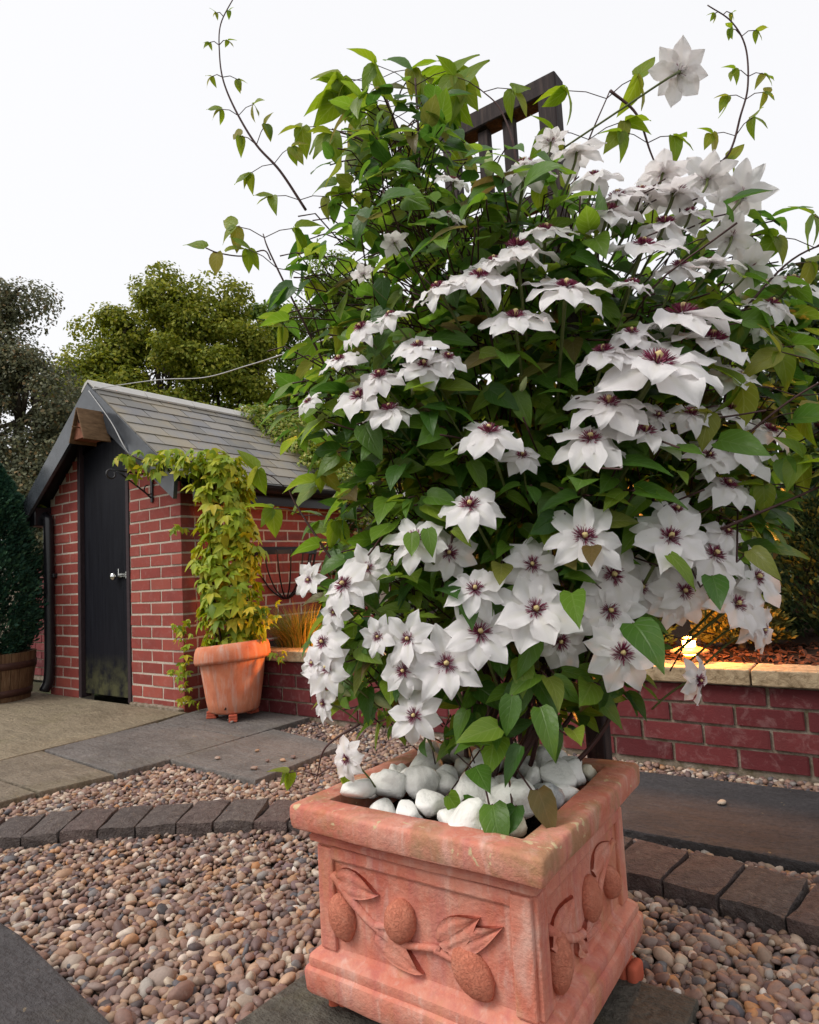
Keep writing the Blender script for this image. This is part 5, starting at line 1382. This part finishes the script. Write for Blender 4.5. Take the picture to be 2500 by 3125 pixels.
LPa = np.vstack([LP, EP]); LXa = np.vstack([LX, EX]); LNa = np.vstack([LN, EN]); LSa = np.concatenate([LS, ES])
scr = LSa / np.maximum(.5, (LPa - np.array([0, 0, CAM_H])) @ FWD); scr[-len(EP):] += 1
cu_, cv_, w_ = env(LPa[:, 2]); front_ = ((LPa - np.column_stack([cu_, cv_, LPa[:, 2]])) @ Fh) < 0
scr = scr - .05 * (~front_)
# ---- long shoots
def shoot(pts, leaves, r0=.0032, r1=.0012, big=.055, gap=None):
    c = spline(pts, 8); obj('stem', tubes_mesh('stem', [(c, np.linspace(r0, r1, len(c)), 6)]), M_stem, clem, matrix=CI)
    out = []
    for t_, s_ in leaves:
        i = int(t_ * (len(c) - 1)); p = c[i]; tan = unit(c[min(i + 1, len(c) - 1)] - c[max(i - 1, 0)])
        for sg in (-1, 1):
            side_ = unit(Rh * sg + np.array([0, 0, .35]) + rng.normal(0, .25, 3)); q = p + side_ * s_ * 1.3
            twigs.append(([p, (p + q) / 2 + np.array([0, 0, .006]), q], .0011, 4))
            for dd in ((side_ * .6 + np.array([0, 0, -.7])), (side_ * 1.0 + np.array([0, 0, .1])), (-side_ * .2 + np.array([0, 0, -.9]))):
                d = unit(dd + rng.normal(0, .2, 3)); out.append((q, d, unit(-Fh * .5 + np.array([0, 0, .6]) + rng.normal(0, .3, 3)), s_ * rng.uniform(.8, 1.15)))
    return out
SH = []
SH += shoot([(-1.002, 1.05, 1.626), (-1.037, 1.008, 1.714), (-1.075, .974, 1.776), (-1.105, .944, 1.854), (-1.122, .924, 1.925), (-1.123, .916, 1.99), (-1.114, .915, 2.054), (-1.080, .93, 2.115)], [(.05, .048), (.18, .045), (.3, .04), (.42, .034), (.60, .026), (.76, .018), (.9, .014)])
SH += shoot([(-.96, 1.10, 1.18), (-1.00, 1.03, 1.35), (-1.037, .97, 1.503), (-1.048, .96, 1.55)], [(.3, .05), (.6, .055), (.95, .055)])
c_ = spline([(-1.037, .97, 1.49), (-1.048, .96, 1.512), (-1.087, .933, 1.502), (-1.129, .902, 1.512), (-1.150, .885, 1.524)], 6)
twigs.append((c_, .0016, 5))
for p, d, s_ in (((-1.15, .885, 1.524), (-.65, -.35, .35), .062), ((-1.13, .90, 1.513), (-.1, -.1, -1), .052), ((-1.115, .91, 1.512), (.6, .4, .35), .045)):
    SH.append((np.array(p), unit(np.array(d, float)), unit(np.array([.3, -.6, .5])), s_))
SH += shoot([(-.328, 1.469, 1.603), (-.279, 1.502, 1.621), (-.208, 1.549, 1.663), (-.173, 1.564, 1.755), (-.155, 1.57, 1.816), (-.151, 1.564, 1.90), (-.171, 1.543, 1.958), (-.21, 1.511, 1.997)], [(.22, .042), (.36, .042), (.5, .035), (.62, .030), (.78, .024), (.92, .016)])
SH += shoot([(-.402, 1.34, 1.316), (-.465, 1.26, 1.485), (-.43, 1.27, 1.62), (-.373, 1.297, 1.751)], [(.45, .06), (.75, .058), (.97, .065)])
SH += shoot([(-.373, 1.297, 1.751), (-.334, 1.33, 1.70), (-.318, 1.351, 1.621), (-.304, 1.367, 1.562)], [(.6, .055)])
SH += shoot([(-.60, 1.25, 1.45), (-.555, 1.22, 1.62), (-.575, 1.21, 1.75), (-.62, 1.19, 1.82)], [(.95, .055)])
SH += shoot([(-.821, 1.177, 1.592), (-.813, 1.164, 1.764), (-.826, 1.144, 1.857), (-.838, 1.129, 1.917)], [(.3, .075), (.5, .078), (.68, .082), (.85, .075), (.98, .06)], .005, .003)
SH += shoot([(-.78, 1.18, 1.55), (-.76, 1.165, 1.75), (-.75, 1.15, 1.88)], [(.4, .075), (.6, .08), (.8, .078), (.97, .075)], .004, .002)
SH += shoot([(-.80, 1.17, 1.6), (-.86, 1.12, 1.75), (-.93, 1.07, 1.80)], [(.5, .07), (.8, .06), (.98, .062)], .004, .002)
SH += shoot([(-.20, 1.40, 1.25), (-.10, 1.46, 1.36), (.0, 1.52, 1.40)], [(.4, .06), (.7, .06), (.98, .06)])
SH += shoot([(-.22, 1.30, .98), (-.12, 1.34, 1.06), (-.02, 1.40, 1.12)], [(.3, .07), (.6, .075), (.9, .08)])
SH += shoot([(-.24, 1.28, .84), (-.10, 1.36, .90), (.0, 1.43, .95)], [(.5, .06), (.75, .065), (.97, .065)])
SH += shoot([(-.88, 1.02, .50), (-.93, .97, .46), (-.945, .955, .40)], [(.95, .045)])
SH += shoot([(-.86, 1.0, .75), (-.97, .97, .92), (-1.0, .96, .98)], [(.5, .055), (.95, .06)])
shP = np.array([s[0] for s in SH]); shX = np.array([s[1] for s in SH]); shN = np.array([s[2] for s in SH]); shS = np.array([s[3] for s in SH])
# fresh pale leaves of the shoots and crown top: parts
ms = [np_mesh('leaf', V, F, True, leafUV[k]) for k, (V, F) in enumerate(leafT)]
for m in ms: m.materials.append(M_leafY)
fr = frames(shX, shN)
for i in range(len(shP)):
    obj('leaf', ms[i % len(ms)], None, clem, matrix=CI @ Matrix.Translation(shP[i].tolist()) @ Matrix(fr[i].tolist()).to_4x4() @ Matrix.Scale(float(shS[i]), 4))
place_leaves(clem, LPa, LXa, LNa, LSa, leafT, M_leafO, M_leafI, max(40, 296 - len(shP)), score=scr, uvs=leafUV)
# ---- woody stems
for k in range(16):
    a = rng.uniform(0, 6.28); b0 = np.array([-.70 + .06 * math.cos(a), 1.20 + .07 * math.sin(a), .30]); zt = rng.uniform(.9, 1.75); cu1, cv1, w1 = env(zt); cm, cn, wm = env(.75)
    off = rng.uniform(-.75, .75); dp_ = rng.uniform(-.12, .14)
    end = np.array([cu1, cv1, zt]) + Rh * w1 * off + Fh * dp_; mid = np.array([cm, cn, .72]) + Rh * wm * off * .55 + Fh * dp_ * .7 + rng.normal(0, .03, 3)
    c = spline([b0, (b0 + mid) / 2 + rng.normal(0, .03, 3), mid, (mid + end) / 2 + rng.normal(0, .05, 3), end], 7)
    obj('stem', tubes_mesh('stem', [(c, np.linspace(.0055, .0022, len(c)), 6)]), M_stem, clem, matrix=CI)
for k in range(70):   # thin tangled side shoots
    p0, o0, _ = sample_bush(1, .1, .6, .66, 1.32); d = unit(o0[0] + np.array([0, 0, rng.uniform(-.4, .9)]) + rng.normal(0, .4, 3)); L_ = rng.uniform(.12, .32)
    twigs.append((spline([p0[0], p0[0] + d * L_ * .5 + rng.normal(0, .025, 3), p0[0] + d * L_ + rng.normal(0, .03, 3)], 4), .0018, 5))
o = obj('twigs', tubes_mesh('twigs', twigs), M_stem, clem, matrix=CI); tag(o, kind='stuff')
# buds
bud_me = lathe('bud', [(0, 0), (.10, .04), (.17, .22), (.19, .42), (.14, .72), (.05, .95), (0, 1)], 12); bud_me.materials.append(M_bud)
for (x, y, z), d, s_ in (((-.557, 1.098, 1.545), (0, 0, 1), .055), ((-.905, .958, .590), (.75, .2, -.45), .055), ((-.838, 1.005, .560), (.7, .2, -.45), .05), ((-.50, 1.05, 1.10), (.5, -.3, .6), .03)):
    obj('bud', bud_me, None, clem, matrix=CI @ Matrix.Translation((x, y, z)) @ Vector(d).to_track_quat('Z', 'Y').to_matrix().to_4x4() @ Matrix.Scale(s_, 4))
